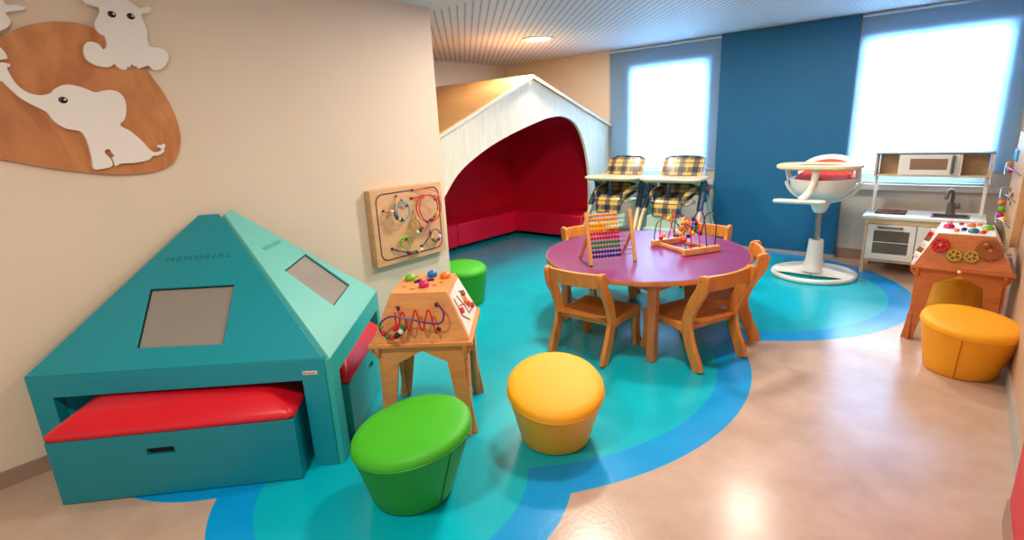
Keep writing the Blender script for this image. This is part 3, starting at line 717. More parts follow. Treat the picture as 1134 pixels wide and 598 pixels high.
gear(0.036, 0.078, 0.040, 16, 'c_oldgold', 5)
gear(0.115, 0.125, 0.066, 22, 'c_brown', 0, True)
for i, (x, y, c, r) in enumerate(((-0.09, 0.0, 'c_magenta', 0.03), (-0.05, -0.09, 'c_orange', 0.016), (-0.03, 0.11, 'c_red', 0.014), (0.02, 0.08, 'c_orange', 0.024), (0.03, -0.09, 'c_teal', 0.028), (-0.015, -0.05, 'c_navy', 0.016), (0.075, -0.1, 'c_red', 0.015), (0.10, 0.02, 'c_lime', 0.03), (0.06, 0.12, 'c_orange', 0.016), (0.085, -0.04, 'c_yellow', 0.014), (-0.09, 0.12, 'c_coral', 0.015))):
    p = Tb @ V((x, y*1.25 + 0.045, ZPb + 0.012)); bead(tb, p, r, c, (1, 1, 0.75), 'knob_ball')
for x, y, c in ((-0.12, 0.17, 'c_white'), (-0.08, 0.15, 'c_red'), (-0.03, 0.13, 'c_brown'), (0.03, 0.10, 'c_white'), (0.09, 0.07, 'c_brown'), (0.13, 0.04, 'c_white')):
    c0 = Pb('left', x, y, 0.0); MB().cyl(c0, c0 + fb['left'][3]*0.03, 0.017, n=14).build('flip_block', M[c], tb)
bead(tb, Tb @ V((-0.005, -0.25, 0.485)), 0.01, 'c_white', name='screw_cap')
for y, z in ((0.02, 0.10), (0.12, 0.04)): bead(tb, Pb('right', y, z, 0.01), 0.013, 'c_white', name='screw_cap')

# right-hand wall toy board
rb = thing('bead_wall_board', 'wooden board of coloured beads fixed on the right wall', 'wall toy', (XR, 5.0, 0.56))
XQ = XR - 0.045
box('board', M['bead_board'], (XQ, XR, 4.55, 5.5, 0.56, 1.25), rb, 0.004)
box('cyan_plate', M['c_cyan'], (XQ - 0.012, XQ, 5.2, 5.46, 1.05, 1.13), rb, 0.003)
for i in range(3):
    z = 0.66 + 0.17*i
    MB().tube(spline([(XQ, 4.7, z), (XQ - 0.05, 4.85, z + 0.03), (XQ - 0.06, 5.1, z - 0.03), (XQ - 0.05, 5.3, z + 0.02), (XQ, 5.42, z)], 8), 0.004, 6).build('wire', M['wire'], rb)
cc = ['c_red', 'c_teal', 'c_orange', 'c_magenta', 'c_lime', 'c_yellow', 'c_navy']
for i, (y, z) in enumerate([(5.36, 0.67), (5.30, 0.70), (5.33, 0.74), (5.24, 0.66), (5.20, 0.71), (5.26, 0.62), (5.12, 0.64), (5.3, 0.99), (5.22, 1.0), (5.34, 1.02), (5.1, 1.0), (5.0, 0.66), (4.9, 0.68)]):
    bead(rb, (XQ - 0.035, y, z), 0.023, cc[i % 7])
for y, z in ((5.3, 0.84), (5.15, 0.82), (5.0, 0.84), (5.3, 0.78), (5.1, 0.77)):
    MB().cyl((XQ - 0.006, y, z), (XQ, y, z), 0.018, n=14).build('routed_dimple', M['c_brown'], rb)

# ------------------------------------------------------------------ poufs
def pouf(label, bc, tc, rb_, rt, ztop, tilt, phi, mt, ms, seam, seam_a, el=1.0, eang=0.0, group='vinyl pouf stools'):
    """bc bottom centre, tc top centre, phi = direction of the high side of the slanted top"""
    t = thing('pouf_stool', label, 'pouf', (bc[0], bc[1], 0), group=group)
    n = 48
    def rim(s, k):   # s: 0 bottom .. 1 rim ; k: scale
        out = []
        for j in range(n):
            a = 2*PI*j/n
            ca, sa = math.cos(a), math.sin(a)
            # oval stretch along eang
            e = 1 + (el - 1)*abs(math.cos(a - eang))**2
            r = (rb_ + (rt*e - rb_)*s)*k
            x = bc[0] + (tc[0]-bc[0])*s + r*ca; y = bc[1] + (tc[1]-bc[1])*s + r*sa
            out.append((x, y, a))
        return out
    def zr(s, a, k=1): return s*(ztop + tilt*math.cos(a - phi)*k)
    side = []
    for s, k in ((0.0, 0.94), (0.012, 0.98), (0.04, 1.0), (0.25, 1.0), (0.5, 1.0), (0.75, 1.0), (0.95, 1.0), (1.0, 1.0)):
        side.append([V((x, y, max(0.002, zr(s, a)))) for x, y, a in rim(s, k)])
    MB().loft(side).build('side_cover', M[ms], t, angle=70)
    top = []
    for k, dz in ((1.0, 0.0), (1.012, 0.008), (1.0, 0.022), (0.96, 0.034), (0.85, 0.042), (0.6, 0.048), (0.3, 0.051), (0.02, 0.052)):
        top.append([V((x, y, zr(1.0, a, k) + dz)) for x, y, a in rim(1.0, k)])
    MB().loft(top).build('seat_top', M[mt], t, angle=80)
    pip = [V((x, y, zr(1.0, a))) for x, y, a in rim(1.0, 1.004)]
    MB().tube(pip, 0.0035, 6, closed=True).build('piping', M[ms], t)
    j = int((seam_a % (2*PI)) / (2*PI) * n)
    zip_ = [l[j] + (l[j] - V((bc[0], bc[1], l[j].z))).normalized()*0.001 for l in side[2:-1]]
    sm = MB().tube(zip_, 0.003, 6).build('zip_seam', M[seam], t)
    MB().sphere(zip_[3] + V((0, 0, 0.03)), 0.008, 8, (0.6, 0.6, 1.6)).build('zip_pull', M[seam], sm)
    return t
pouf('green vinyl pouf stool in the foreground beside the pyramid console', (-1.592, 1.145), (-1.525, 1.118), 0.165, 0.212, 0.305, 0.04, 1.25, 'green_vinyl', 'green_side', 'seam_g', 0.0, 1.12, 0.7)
pouf('yellow vinyl pouf stool on the teal floor in front of the table', (-1.335, 1.815), (-1.30, 1.775), 0.16, 0.215, 0.285, 0.055, 2.2, 'yellow_vinyl', 'yellow_side', 'seam_y', 2.4, 1.04, 0.0)
pouf('yellow vinyl pouf stool on beige floor before the gear table', (0.135, 3.71), (0.15, 3.66), 0.165, 0.214, 0.285, 0.022, 2.4, 'yellow_vinyl', 'yellow_side', 'seam_y', -1.65, 1.03, 0.0)
pouf('yellow vinyl pouf stool tucked under the gear activity table', (0.07, 4.88), (0.07, 4.88), 0.165, 0.20, 0.29, 0.03, 2.0, 'yellow_vinyl', 'yellow_side', 'seam_y', 1.5)
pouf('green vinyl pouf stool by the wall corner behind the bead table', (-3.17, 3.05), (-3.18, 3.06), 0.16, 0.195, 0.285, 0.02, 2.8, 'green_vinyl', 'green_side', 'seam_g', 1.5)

# ------------------------------------------------------------------ round table
tbl = thing('round_table', 'round childrens table with purple top and wooden rim', 'table', (-1.688, 3.439, 0))
vd = math.atan2(0.9, -0.44)
RT = Matrix.Rotation(vd - PI/2, 4, 'Z')
MB().lathe([(0.001, 0.5405), (0.99, 0.5405), (0.992, 0.539), (0.992, 0.53), (0.001, 0.53)], (-1.688, 3.45, 0), 72, 0.715, 0.785, RT).build('table_top', M['purple'], tbl, angle=30)
MB().lathe([(0.98, 0.538), (0.998, 0.539), (1.0, 0.535), (1.0, 0.512), (0.996, 0.508), (0.001, 0.508), (0.001, 0.52)], (-1.688, 3.45, 0), 72, 0.715, 0.785, RT).build('edge_rim', M['rim'], tbl, angle=30)
LEGS = ((-1.33, 2.845), (-1.13, 3.74), (-2.05, 4.05), (-2.19, 3.17))
for x, y in LEGS:
    box('leg', M['rim'], (x - 0.029, x + 0.029, y - 0.029, y + 0.029, 0, 0.508), tbl, 0.008)
ap = MB()
for i in range(4):
    a, b = V((*LEGS[i], 0)), V((*LEGS[(i+1) % 4], 0)); d = (b-a).normalized(); a2, b2 = a + d*0.04, b - d*0.04
    nn = V((d.y, -d.x, 0))
    o = MB().prism([(0, 0.45), ((b2-a2).length, 0.45), ((b2-a2).length, 0.507), (0, 0.507)], (a2, d, V((0, 0, 1)), nn), -0.01, 0.01)
    o.build('apron', M['rim'], tbl)

# ------------------------------------------------------------------ chairs
def chair_proto(label):
    t = thing('childrens_chair', label, 'chair', (0, 0, 0), 0, 'wooden chairs around the round table')
    hw = 0.18
    # side profile (x forward, z); ribbon of given half width round a centreline
    def ribbon(cl, wf):
        C = [V((p.x, 0, p.y)) for p in spline([(x, z, 0) for x, z in cl], 6)]
        L, R = [], []
        for i, p in enumerate(C):
            tg = (C[min(i+1, len(C)-1)] - C[max(i-1, 0)]).normalized(); nn = V((tg.z, 0, -tg.x)); w = wf(i/(len(C)-1))
            L.append((p.x + nn.x*w, p.z + nn.z*w)); R.append((p.x - nn.x*w, p.z - nn.z*w))
        # rounded ends
        return L + list(reversed(R))
    back = [(-0.055, 0.0), (-0.036, 0.06), (0.006, 0.15), (0.034, 0.24), (0.032, 0.32), (-0.008, 0.42), (-0.056, 0.50), (-0.070, 0.565), (-0.066, 0.60)]
    wb_ = lambda s: 0.037 if s < 0.9 else 0.037*math.sqrt(max(0.02, 1 - ((s - 0.9)/0.1)**2))
    front = [(0.388, 0.0), (0.376, 0.05), (0.362, 0.13), (0.366, 0.21), (0.368, 0.275)]
    wf_ = lambda s: 0.034 if s > 0.2 else 0.034 + 0.004*(0.2 - s)/0.2
    for sgn in (-1, 1):
        y0, y1 = (hw, hw + 0.029) if sgn > 0 else (-hw - 0.029, -hw)
        fr = ((0, 0, 0), (1, 0, 0), (0, 0, 1), (0, -1, 0))
        MB().prism(ribbon(back, wb_), fr, -y0, -y1).build('back_post', M['chair_wood'], t, 0.007, 3)
        MB().prism(ribbon(front, wf_), fr, -y0, -y1).build('front_leg', M['chair_wood'], t, 0.007, 3)
        MB().prism([(0.02, 0.215), (0.15, 0.228), (0.30, 0.225), (0.36, 0.19), (0.39, 0.275), (0.02, 0.275)], fr, -y0 - sgn*0.001, -y1 + sgn*0.001).build('side_rail', M['chair_wood'], t, 0.004)
        MB().cyl((-0.064, sgn*(hw + 0.0285), 0.567), (-0.064, sgn*(hw + 0.0315), 0.567), 0.006, n=12).build('bolt', M['c_brown'], t)
    # seat: lightly dished sheet
    seat = []
    for i in range(9):
        x = -0.005 + 0.4*i/8; z = 0.285 - 0.012*math.sin(PI*i/8) - (0.01 if i == 8 else 0)
        seat.append((x, z))
    poly = seat + [(x, z - 0.014) for x, z in reversed(seat)]
    MB().prism(poly, ((0, 0, 0), (1, 0, 0), (0, 0, 1), (0, -1, 0)), -hw + 0.001, hw - 0.001).build('seat', M['seat_wood'], t, 0.003)
    rail = MB()
    loops = []
    for i in range(9):
        y = -hw + 2*hw*i/8; bow = -0.022*math.sin(PI*i/8)
        loops.append([V((-0.076 + bow, y, 0.50)), V((-0.052 + bow, y, 0.497)), V((-0.058 + bow, y, 0.585)), V((-0.066 + bow, y, 0.592)), V((-0.080 + bow, y, 0.588))])
    rail.loft(loops).build('back_rail', M['chair_wood'], t, 0.003)
    MB().box(0.03, 0.055, -hw, hw, 0.235, 0.272).build('cross_rail', M['chair_wood'], t, 0.003)
    return t
specs = [((-1.728, 2.66), 90, 'wooden chair with its back to the camera, left side of the table'),
         ((-1.02, 3.045), 159, 'wooden chair right of the table, its seat under the near edge'),
         ((-1.04, 3.675), 203, 'wooden chair seen side on at the far right of the table'),
         ((-1.60, 4.33), 262, 'wooden chair at the far side of the table behind the bead maze'),
         ((-2.43, 3.86), -24, 'wooden chair at the back left of the table behind the abacus')]
c0 = chair_proto('')
chairs = [c0] + [copy_tree(c0) for _ in specs[1:]]
for o, (p, a, l) in zip(chairs, specs): place(o, (p[0], p[1], 0), math.radians(a), l)

# ------------------------------------------------------------------ abacus
TT = 0.5405
ab = thing('abacus', 'wooden abacus with ten rows of coloured beads on the purple table', 'abacus', (-1.70, 3.02, TT))
p0, p1 = V((-1.795, 2.894, TT)), V((-1.603, 3.14, TT))
u = (p1-p0).normalized(); nb = V((-u.y, u.x, 0))
lean = 0.10; Hh = 0.345
def P_(s, h, off=0): return p0 + u*s*(p1-p0).length + V((0, 0, h*Hh)) + nb*(lean*h + off)
for s in (0.0, 1.0):
    MB().tube([P_(s, 0.012), P_(s, 1.0)], 0.0135, 8).build('post', M['beech'], ab)
    MB().tube([P_(s, 0.03, 0.212), P_(s, 0.55, 0.012)], 0.0125, 8).build('rear_leg', M['beech'], ab)
    for h in (0.02,):
        MB().sphere(P_(s, h), 0.0145, 10, (1, 1, 0.45)).build('rubber_foot', M['c_black'], ab)
rows = ['tan', 'orange', 'yellow', 'yellow', 'red', 'red', 'green', 'green', 'navy', 'navy']
base_bead = MB().sphere((0, 0, 0), 0.0125, 12).build('bead', M['c_red'], None)
bmesh_by = {}
for c in set(rows):
    me = base_bead.data.copy(); me.materials.clear(); me.materials.append(M['c_' + c]); bmesh_by[c] = me
bpy.data.objects.remove(base_bead)
for i, c in enumerate(rows):
    h = 0.93 - 0.085*i
    rod = MB().tube([P_(0, h), P_(1, h)], 0.0025, 6).build('rod', M['wire'], ab)
    for k in range(10):
        b = bpy.data.objects.new('bead', bmesh_by[c]); COL.objects.link(b); b.parent = rod
        q = P_(0, h) + u*(0.024 + 0.0205*k)
        b.matrix_basis = Matrix.Translation(ab.matrix_basis.inverted() @ q) @ Matrix.Rotation(math.atan2(u.y, u.x), 4, 'Z') @ Matrix.Diagonal((0.8, 1, 1, 1))

# ------------------------------------------------------------------ bead maze on the table
mz = thing('bead_roller_coaster', 'tabletop wire bead maze with looping coloured wires on the purple table', 'toy', (-1.46, 3.66, TT))
q0, q1 = V((-1.395, 3.435, TT)), V((-1.245, 3.70, TT)); uu = (q1-q0).normalized(); nn = V((-uu.y, uu.x, 0))
def bar(a, b, w, h, name):
    d = (b-a).normalized(); s = V((d.y, -d.x, 0))
    MB().prism([(0, 0.002), ((b-a).length, 0.002), ((b-a).length, h), (0, h)], (a, d, V((0, 0, 1)), s), -w/2, w/2).build(name, M['beech'], mz, 0.004)
W_ = 0.36
bar(q0, q1, 0.04, 0.045, 'base_bar'); bar(q0 + nn*W_, q1 + nn*W_, 0.04, 0.045, 'base_bar')
for s in (0.06, 0.26): bar(q0 + uu*s + nn*0.02, q0 + uu*s + nn*(W_ - 0.02), 0.02, 0.028, 'cross_bar')
def Q(s, w, h): return q0 + uu*s + nn*w + V((0, 0, h))
def mw(pts, c): MB().tube(spline([Q(*p) for p in pts], 8), 0.0042, 6).build('wire', M[c], mz)
mw([(0.06, 0, 0.04), (0.06, 0.0, 0.16), (0.07, 0.05, 0.25), (0.09, 0.12, 0.22), (0.10, 0.16, 0.12), (0.10, 0.22, 0.10), (0.09, 0.28, 0.2), (0.08, 0.34, 0.22), (0.07, 0.36, 0.15), (0.07, 0.36, 0.04)], 'c_red')
mw([(0.14, 0, 0.04), (0.14, 0.02, 0.18), (0.15, 0.07, 0.24), (0.18, 0.10, 0.17), (0.16, 0.15, 0.10), (0.12, 0.19, 0.13), (0.10, 0.24, 0.24), (0.13, 0.29, 0.25), (0.15, 0.33, 0.16), (0.14, 0.36, 0.04)], 'c_red')
mw([(0.20, 0, 0.04), (0.20, 0.03, 0.2), (0.21, 0.09, 0.29), (0.20, 0.15, 0.22), (0.22, 0.2, 0.12), (0.21, 0.27, 0.17), (0.2, 0.32, 0.27), (0.2, 0.36, 0.18), (0.2, 0.36, 0.04)], 'c_navy')
mw([(0.27, 0, 0.04), (0.27, 0.0, 0.22), (0.26, 0.03, 0.27), (0.23, 0.06, 0.25), (0.22, 0.10, 0.12), (0.18, 0.16, 0.16), (0.18, 0.25, 0.2), (0.24, 0.32, 0.22), (0.26, 0.36, 0.12), (0.26, 0.36, 0.04)], 'c_black')
mw([(0.03, 0, 0.04), (0.03, 0.04, 0.1), (0.08, 0.1, 0.09), (0.12, 0.16, 0.15), (0.05, 0.24, 0.22), (0.02, 0.32, 0.19), (0.02, 0.36, 0.1), (0.02, 0.36, 0.04)], 'c_green')
for i, (s, w, h, c) in enumerate([(0.09, 0.12, 0.21, 'c_yellow'), (0.095, 0.14, 0.17, 'c_orange'), (0.10, 0.16, 0.12, 'c_yellow'), (0.10, 0.19, 0.105, 'c_red'), (0.1, 0.22, 0.1, 'c_green'), (0.17, 0.085, 0.2, 'c_navy'), (0.18, 0.1, 0.165, 'c_green'), (0.175, 0.125, 0.12, 'c_yellow'), (0.16, 0.15, 0.1, 'c_navy'), (0.2, 0.15, 0.22, 'c_navy'), (0.21, 0.18, 0.16, 'c_blue'), (0.22, 0.2, 0.12, 'c_yellow'), (0.22, 0.1, 0.12, 'c_navy'), (0.2, 0.13, 0.14, 'c_blue'), (0.03, 0.04, 0.1, 'c_red'), (0.055, 0.07, 0.095, 'c_red'), (0.08, 0.1, 0.09, 'c_red'), (0.05, 0.24, 0.22, 'c_yellow'), (0.06, 0.3, 0.09, 'c_yellow'), (0.19, 0.25, 0.2, 'c_yellow'), (0.15, 0.2, 0.07, 'c_red'), (0.07, 0.35, 0.06, 'c_red')]):
    bead(mz, Q(s, w, h), 0.0175 if i != 15 else 0.026, c)

# ------------------------------------------------------------------ plaid high chairs
def highchair(label, cx, yt):
    """cx: centre, yt: front edge of the tray; facing -Y"""
    t = thing('high_chair', label, 'high chair', (cx, yt + 0.4, 0), group='plaid high chairs under the window')
    # local coords relative: x across, y away from the camera
    X = lambda x, y, z: V((cx + x, yt + y, z))
    # tray
    loops = []
    for ins, z in ((0.03, 0.815), (0.0, 0.84), (0.0, 0.856), (0.012, 0.862)):
        loops.append([X(p[0], p[1], z) for p in rrect(-0.345 + ins, 0.345 - ins, 0.0 + ins, 0.40 - ins, 0.13, 8)])
    for ins, z in ((0.04, 0.85), (0.1, 0.847)):
        loops.append([X(p[0], p[1], z) for p in rrect(-0.345 + ins, 0.345 - ins, 0.0 + ins, 0.40 - ins, 0.09, 8)])
    MB().loft(loops).build('tray', M['cream'], t, angle=50)
    # back rest cushion (plaid)
    def cushion(name, half, pts, thick, mat, rnd=0.07):
        """pts: (y,z) centreline; half: widths"""
        C = spline([(y, z, 0) for y, z in pts], 5); loops = []
        k = len(C)
        for i, p in enumerate(C):
            s = i/(k-1); tg = (C[min(i+1, k-1)] - C[max(i-1, 0)]).normalized(); nv = V((tg.y, -tg.x, 0))
            hw = half(s); ln = []
            for a in range(20):
                an = 2*PI*a/20; ex = abs(math.cos(an))**0.5*(1 if math.cos(an) >= 0 else -1); ez = abs(math.sin(an))**0.8*(1 if math.sin(an) >= 0 else -1)
                q = p + nv*ez*thick*0.5
                ln.append(X(ex*hw, q.x, q.y))
            loops.append(ln)
        return MB().loft(loops).build(name, mat, t, angle=70)
    cushion('backrest', lambda s: 0.235*(1 - max(0, (s - 0.78)/0.22)**2*0.3), [(0.33, 0.66), (0.37, 0.78), (0.43, 0.92), (0.485, 1.03), (0.49, 1.045)], 0.055, M['plaid'])
    cushion('seat_cushion', lambda s: 0.19, [(0.36, 0.67), (0.2, 0.63), (0.09, 0.62)], 0.05, M['plaid'])
    cushion('leg_cushion', lambda s: 0.185 - 0.03*s, [(0.10, 0.635), (0.06, 0.60), (0.035, 0.53), (0.03, 0.46)], 0.045, M['plaid'])
    # side bolsters of the seat
    for s in (-1, 1):
        MB().tube(spline([X(s*0.2, 0.36, 0.72), X(s*0.205, 0.22, 0.72), X(s*0.19, 0.09, 0.68), X(s*0.16, 0.04, 0.6)], 6), lambda q: 0.035 - 0.01*q, 10).build('side_bolster', M['plaid'], t)
        MB().tube(spline([X(s*0.235, 0.10, 0.83), X(s*0.25, 0.25, 0.79), X(s*0.26, 0.40, 0.74)], 6), 0.02, 10).build('armrest', M['cream'], t)
        # hub
        hub = MB().prism([(0.24, 0.80), (0.34, 0.82), (0.42, 0.74), (0.44, 0.62), (0.36, 0.58), (0.28, 0.62)], ((cx + s*0.285, yt, 0), (0, 1, 0), (0, 0, 1), (s, 0, 0)), -0.03, 0.03).build('hub', M['hub_teal'], t, 0.012)
        MB().cyl(X(s*0.315, 0.345, 0.735), X(s*0.322, 0.345, 0.735), 0.025, n=16).build('release_button', M['c_magenta'], hub)
        fl = MB().tube([X(s*0.29, 0.30, 0.70), X(s*0.32, 0.10, 0.40), X(s*0.322, -0.08, 0.03)], 0.022, 10).build('front_leg', M['cream'], t)
        MB().tube([X(s*0.29, 0.28, 0.69), X(s*0.315, 0.16, 0.52)], 0.033, 10).build('height_sleeve', M['navy_plastic'], fl)
        MB().sphere(X(s*0.322, -0.085, 0.022), 0.024, 10, (0.8, 1, 0.9)).build('caster', M['black'], fl)
        rl = MB().tube([X(s*0.30, 0.36, 0.66), X(s*0.32, 0.52, 0.35), X(s*0.322, 0.64, 0.03)], 0.02, 10).build('rear_leg', M['mint'], t)
        MB().sphere(X(s*0.322, 0.645, 0.022), 0.024, 10, (0.8, 1, 0.9)).build('caster', M['black'], rl)
        MB().tube([X(s*0.25, 0.20, 0.83), X(s*0.275, 0.32, 0.74)], 0.022, 8).build('tray_bracket', M['cream'], t)
    MB().tube([X(-0.325, 0.58, 0.2), X(0.325, 0.58, 0.2)], 0.016, 8).build('cross_tube', M['mint'], t)
    # shell and footrest
    MB().box(-0.2, 0.2, 0.10, 0.36, 0.56, 0.60, Matrix.Translation((cx, yt, 0))).build('seat_shell', M['cream'], t, 0.02)
    MB().prism([(0.0, 0.33), (0.045, 0.33), (0.075, 0.46), (0.03, 0.46)], ((cx, yt, 0), (0, 1, 0), (0, 0, 1), (1, 0, 0)), -0.215, 0.215).build('leg_support', M['mint'], t, 0.008)
    MB().box(-0.21, 0.21, -0.09, 0.05, 0.31, 0.34, Matrix.Translation((cx, yt, 0))).build('footrest', M['mint'], t, 0.01)
    # crotch post
    MB().tube(spline([X(0.0, 0.10, 0.82), X(0.0, 0.08, 0.74), X(0.0, 0.11, 0.65)], 5), 0.025, 8).build('crotch_post', M['navy_plastic'], t)
    return t
highchair('plaid cushioned high chair nearer the playhouse, left one', -3.06, 5.27)
highchair('plaid cushioned high chair nearer the blue panel, right one', -2.36, 5.27)

# ------------------------------------------------------------------ pedestal high chair
bl = thing('pedestal_high_chair', 'white pedestal high chair with orange cushion in front of the blue panel', 'high chair', (-0.935, 5.37, 0))
bc_ = V((-0.935, 5.37, 0))
ringp = []
for i in range(48):
    a = 2*PI*i/48; ringp.append(bc_ + V((0.33*math.cos(a), 0.33*math.sin(a), 0.022)))
MB().tube(ringp, 0.024, 10, closed=True).build('base_ring', M['white'], bl)
# base arms: two arms from column out to ring, wide flared
arm = []
for s in (-1, 1):
    loops = []
    for k, (d, hw, h) in enumerate(((0.0, 0.10, 0.12), (0.10, 0.085, 0.085), (0.2, 0.08, 0.065), (0.3, 0.085, 0.055), (0.345, 0.075, 0.045))):
        c = bc_ + V((s*d, 0, 0))
        loops.append([c + V((0, -hw, 0.012)), c + V((0, hw, 0.012)), c + V((0, hw*0.6, h)), c + V((0, -hw*0.6, h))])
    arm.append(MB().loft(loops))
for m in arm: m.build('base_arm', M['white'], bl, 0.012, 3)
MB().lathe([(0.115, 0.05), (0.09, 0.10), (0.07, 0.16), (0.062, 0.30), (0.06, 0.335), (0.001, 0.335)], bc_, 28).build('lower_column', M['white'], bl)
MB().lathe([(0.024, 0.30), (0.024, 0.60)], bc_, 20).build('chrome_column', M['grey_metal'], bl)
MB().lathe([(0.036, 0.325), (0.04, 0.33), (0.04, 0.35), (0.034, 0.352)], bc_, 20).build('column_collar', M['grey_metal'], bl)
MB().lathe([(0.04, 0.585), (0.052, 0.60), (0.08, 0.665), (0.082, 0.70), (0.001, 0.70)], bc_, 24).build('swivel_cup', M['white'], bl)
yk = []
for i in range(25):
    a = PI*(0.04 + 0.92*i/24); yk.append(bc_ + V((-0.295*math.cos(a), 0.0, 0.885 - 0.205*math.sin(a))))
MB().tube(yk, 0.0165, 10).build('yoke', M['white'], bl)
# bowl
pr = []
for i in range(10):
    a = PI/2*(i/9); pr.append((0.255*math.sin(a) ** 0.75 if a > 0 else 0.001, 0.875 - 0.185*math.cos(a)))
pr += [(0.262, 0.886), (0.258, 0.898), (0.235, 0.885), (0.20, 0.82), (0.10, 0.77), (0.001, 0.76)]
MB().lathe(pr, bc_, 40, 1.0, 1.1).build('seat_bowl', M['white'], bl, angle=60)
# orange cushion: rising at the back
oc = []
for k in range(7):
    s = k/6; ln = []
    for j in range(24):
        a = 2*PI*j/24; r = 0.225*(1 - 0.25*s) ; back = max(0, math.sin(a))
        ln.append(bc_ + V((r*math.cos(a), 1.1*r*math.sin(a), 0.885 + 0.045*s + 0.02*math.sin(3*a) + 0.05*back*(1-s) - 0.08*s*s)))
    oc.append(ln)
MB().loft(oc).build('cushion', M['orange_cushion'], bl, angle=80)
bk = []
for k in range(9):
    a = PI*(0.10 + 0.80*k/8); hh = 0.205*math.sin(a)**0.7
    c = bc_ + V((-0.25*math.cos(a), 0.10 + 0.19*math.sin(a), 0.88))
    o2_ = V((-math.cos(a), math.sin(a), 0))*0.02
    bk.append([c - o2_, c + o2_, c + o2_*1.2 + V((0, 0.03, hh*0.6)), c + o2_*0.8 + V((0, 0.05, hh)), c - o2_*0.4 + V((0, 0.045, hh)), c - o2_ + V((0, 0.02, hh*0.5))])
MB().loft(bk).build('seat_back', M['white'], bl, angle=60, subsurf=1)
bk2 = []
for k in range(9):
    a = PI*(0.16 + 0.68*k/8); hh = 0.175*math.sin(a)**0.7
    c = bc_ + V((-0.225*math.cos(a), 0.075 + 0.19*math.sin(a), 0.88)); o2_ = V((-math.cos(a), math.sin(a), 0))*0.016
    bk2.append([c - o2_, c + o2_, c + o2_ + V((0, 0.03, hh*0.6)), c + V((0, 0.04, hh)), c - o2_*1.1 + V((0, 0.03, hh*0.8)), c - o2_*1.3 + V((0, 0.01, hh*0.4))])
MB().loft(bk2).build('back_cushion', M['orange_cushion'], bl, angle=80, subsurf=1)
# tray ring
TC = bc_ + V((-0.01, -0.13, 0))
lo = []
for ins, z in ((0.02, 0.985), (0.0, 1.0), (0.0, 1.02), (0.012, 1.03), (0.05, 1.022), (0.15, 1.018)):
    lo.append([TC + V((p[0], p[1], z)) for p in rrect(-0.325 + ins, 0.325 - ins, -0.22 + ins, 0.17 - ins, 0.155 - ins*0.5, 10)])
MB().loft(lo).build('tray', M['cream'], bl, angle=50)
for s in (-1, 1):
    MB().tube(spline([TC + V((s*0.27, 0.02, 0.995)), TC + V((s*0.275, 0.10, 0.97)), bc_ + V((s*0.268, 0, 0.87))], 5), 0.022, 8).build('tray_arm', M['white'], bl)
MB().tube(spline([TC + V((0.0, -0.12, 0.99)), bc_ + V((-0.01, -0.29, 0.90)), bc_ + V((-0.03, -0.30, 0.82))], 5), lambda s: 0.032 - 0.006*s, 10).build('crotch_post', M['white'], bl)
MB().tube(spline([bc_ + V((-0.02, -0.28, 0.83)), bc_ + V((-0.06, -0.33, 0.77)), bc_ + V((-0.09, -0.36, 0.74))], 5), 0.028, 8).build('footrest_stem', M['white'], bl)
fo = MB()
fo.prism(rrect(-0.20, 0.20, -0.07, 0.05, 0.05, 6), (bc_ + V((-0.10, -0.36, 0.728)), (1, 0, 0), (0, 1, 0), (0, 0, 1)), -0.012, 0.012)
fr_ = fo.build('footrest', M['white'], bl, 0.006)
MB().prism(rrect(-0.18, 0.18, -0.078, -0.068, 0.004, 2), (bc_ + V((-0.10, -0.36, 0.726)), (1, 0, 0), (0, 1, 0), (0, 0, 1)), -0.008, 0.008).build('footrest_grip', M['mint'], fr_)

# ------------------------------------------------------------------ toy kitchen
k = thing('toy_kitchen', 'wooden toy kitchen with microwave, hob and sink under the right window', 'toy kitchen', (-0.21, 5.9, 0))
x0, x1, yf, yb = -0.60, 0.175, 5.675, 6.10
ZC = 0.535
for x in (x0, x1): box('side_panel', M['kit_wood'], (x - 0.012, x + 0.012, yf + 0.004, yb, 0.12, ZC - 0.025), k, 0.003)
for x in (x0, x1):
    for y in (yf + 0.03, yb - 0.03):
        box('leg', M['kit_wood'], (x - 0.016, x + 0.016, y - 0.02, y + 0.02, 0.0, 0.12), k, 0.003)
box('bottom_panel', M['kit_wood'], (x0 + 0.012, x1 - 0.012, yf + 0.004, yb, 0.115, 0.135), k, 0.002)
box('back_panel', M['kit_inner'], (x0 + 0.012, x1 - 0.012, yb - 0.012, yb, 0.135, ZC - 0.025), k)
wt = MB().prism([(x0 - 0.04, yf - 0.015), (x1 + 0.035, yf - 0.015), (x1 + 0.035, yb + 0.005), (x0 - 0.04, yb + 0.005)], ((0, 0, ZC - 0.025), (1, 0, 0), (0, 1, 0), (0, 0, 1)), 0, 0.025,
                holes=[[(-0.15, 5.76), (-0.15, 5.95), (0.10, 5.95), (0.10, 5.76)]])
wt.build('worktop', M['kit_white'], k, 0.003)
box('fascia', M['kit_wood'], (x0 + 0.012, x1 - 0.012, yf + 0.004, yf + 0.02, ZC - 0.07, ZC - 0.026), k)
def door(xa, xb, z0, z1, hole, handle):
    fr = ((0, yf, 0), (1, 0, 0), (0, 0, 1), (0, 1, 0))
    d = MB().prism([(xa, z0), (xb, z0), (xb, z1), (xa, z1)], fr, -0.012, 0.004, holes=[hole] if hole else []).build('door', M['kit_white'], k, 0.002)
    return d
od = door(x0 + 0.015, -0.232, 0.14, ZC - 0.075, [(-0.535, 0.195), (-0.535, 0.405), (-0.275, 0.405), (-0.275, 0.195)], None)
box('oven_window', M['dark_glass'], (-0.54, -0.27, yf - 0.004, yf + 0.002, 0.19, 0.41), od)
box('window_bar', M['kit_white'], (-0.537, -0.273, yf - 0.008, yf - 0.003, 0.297, 0.303), od)
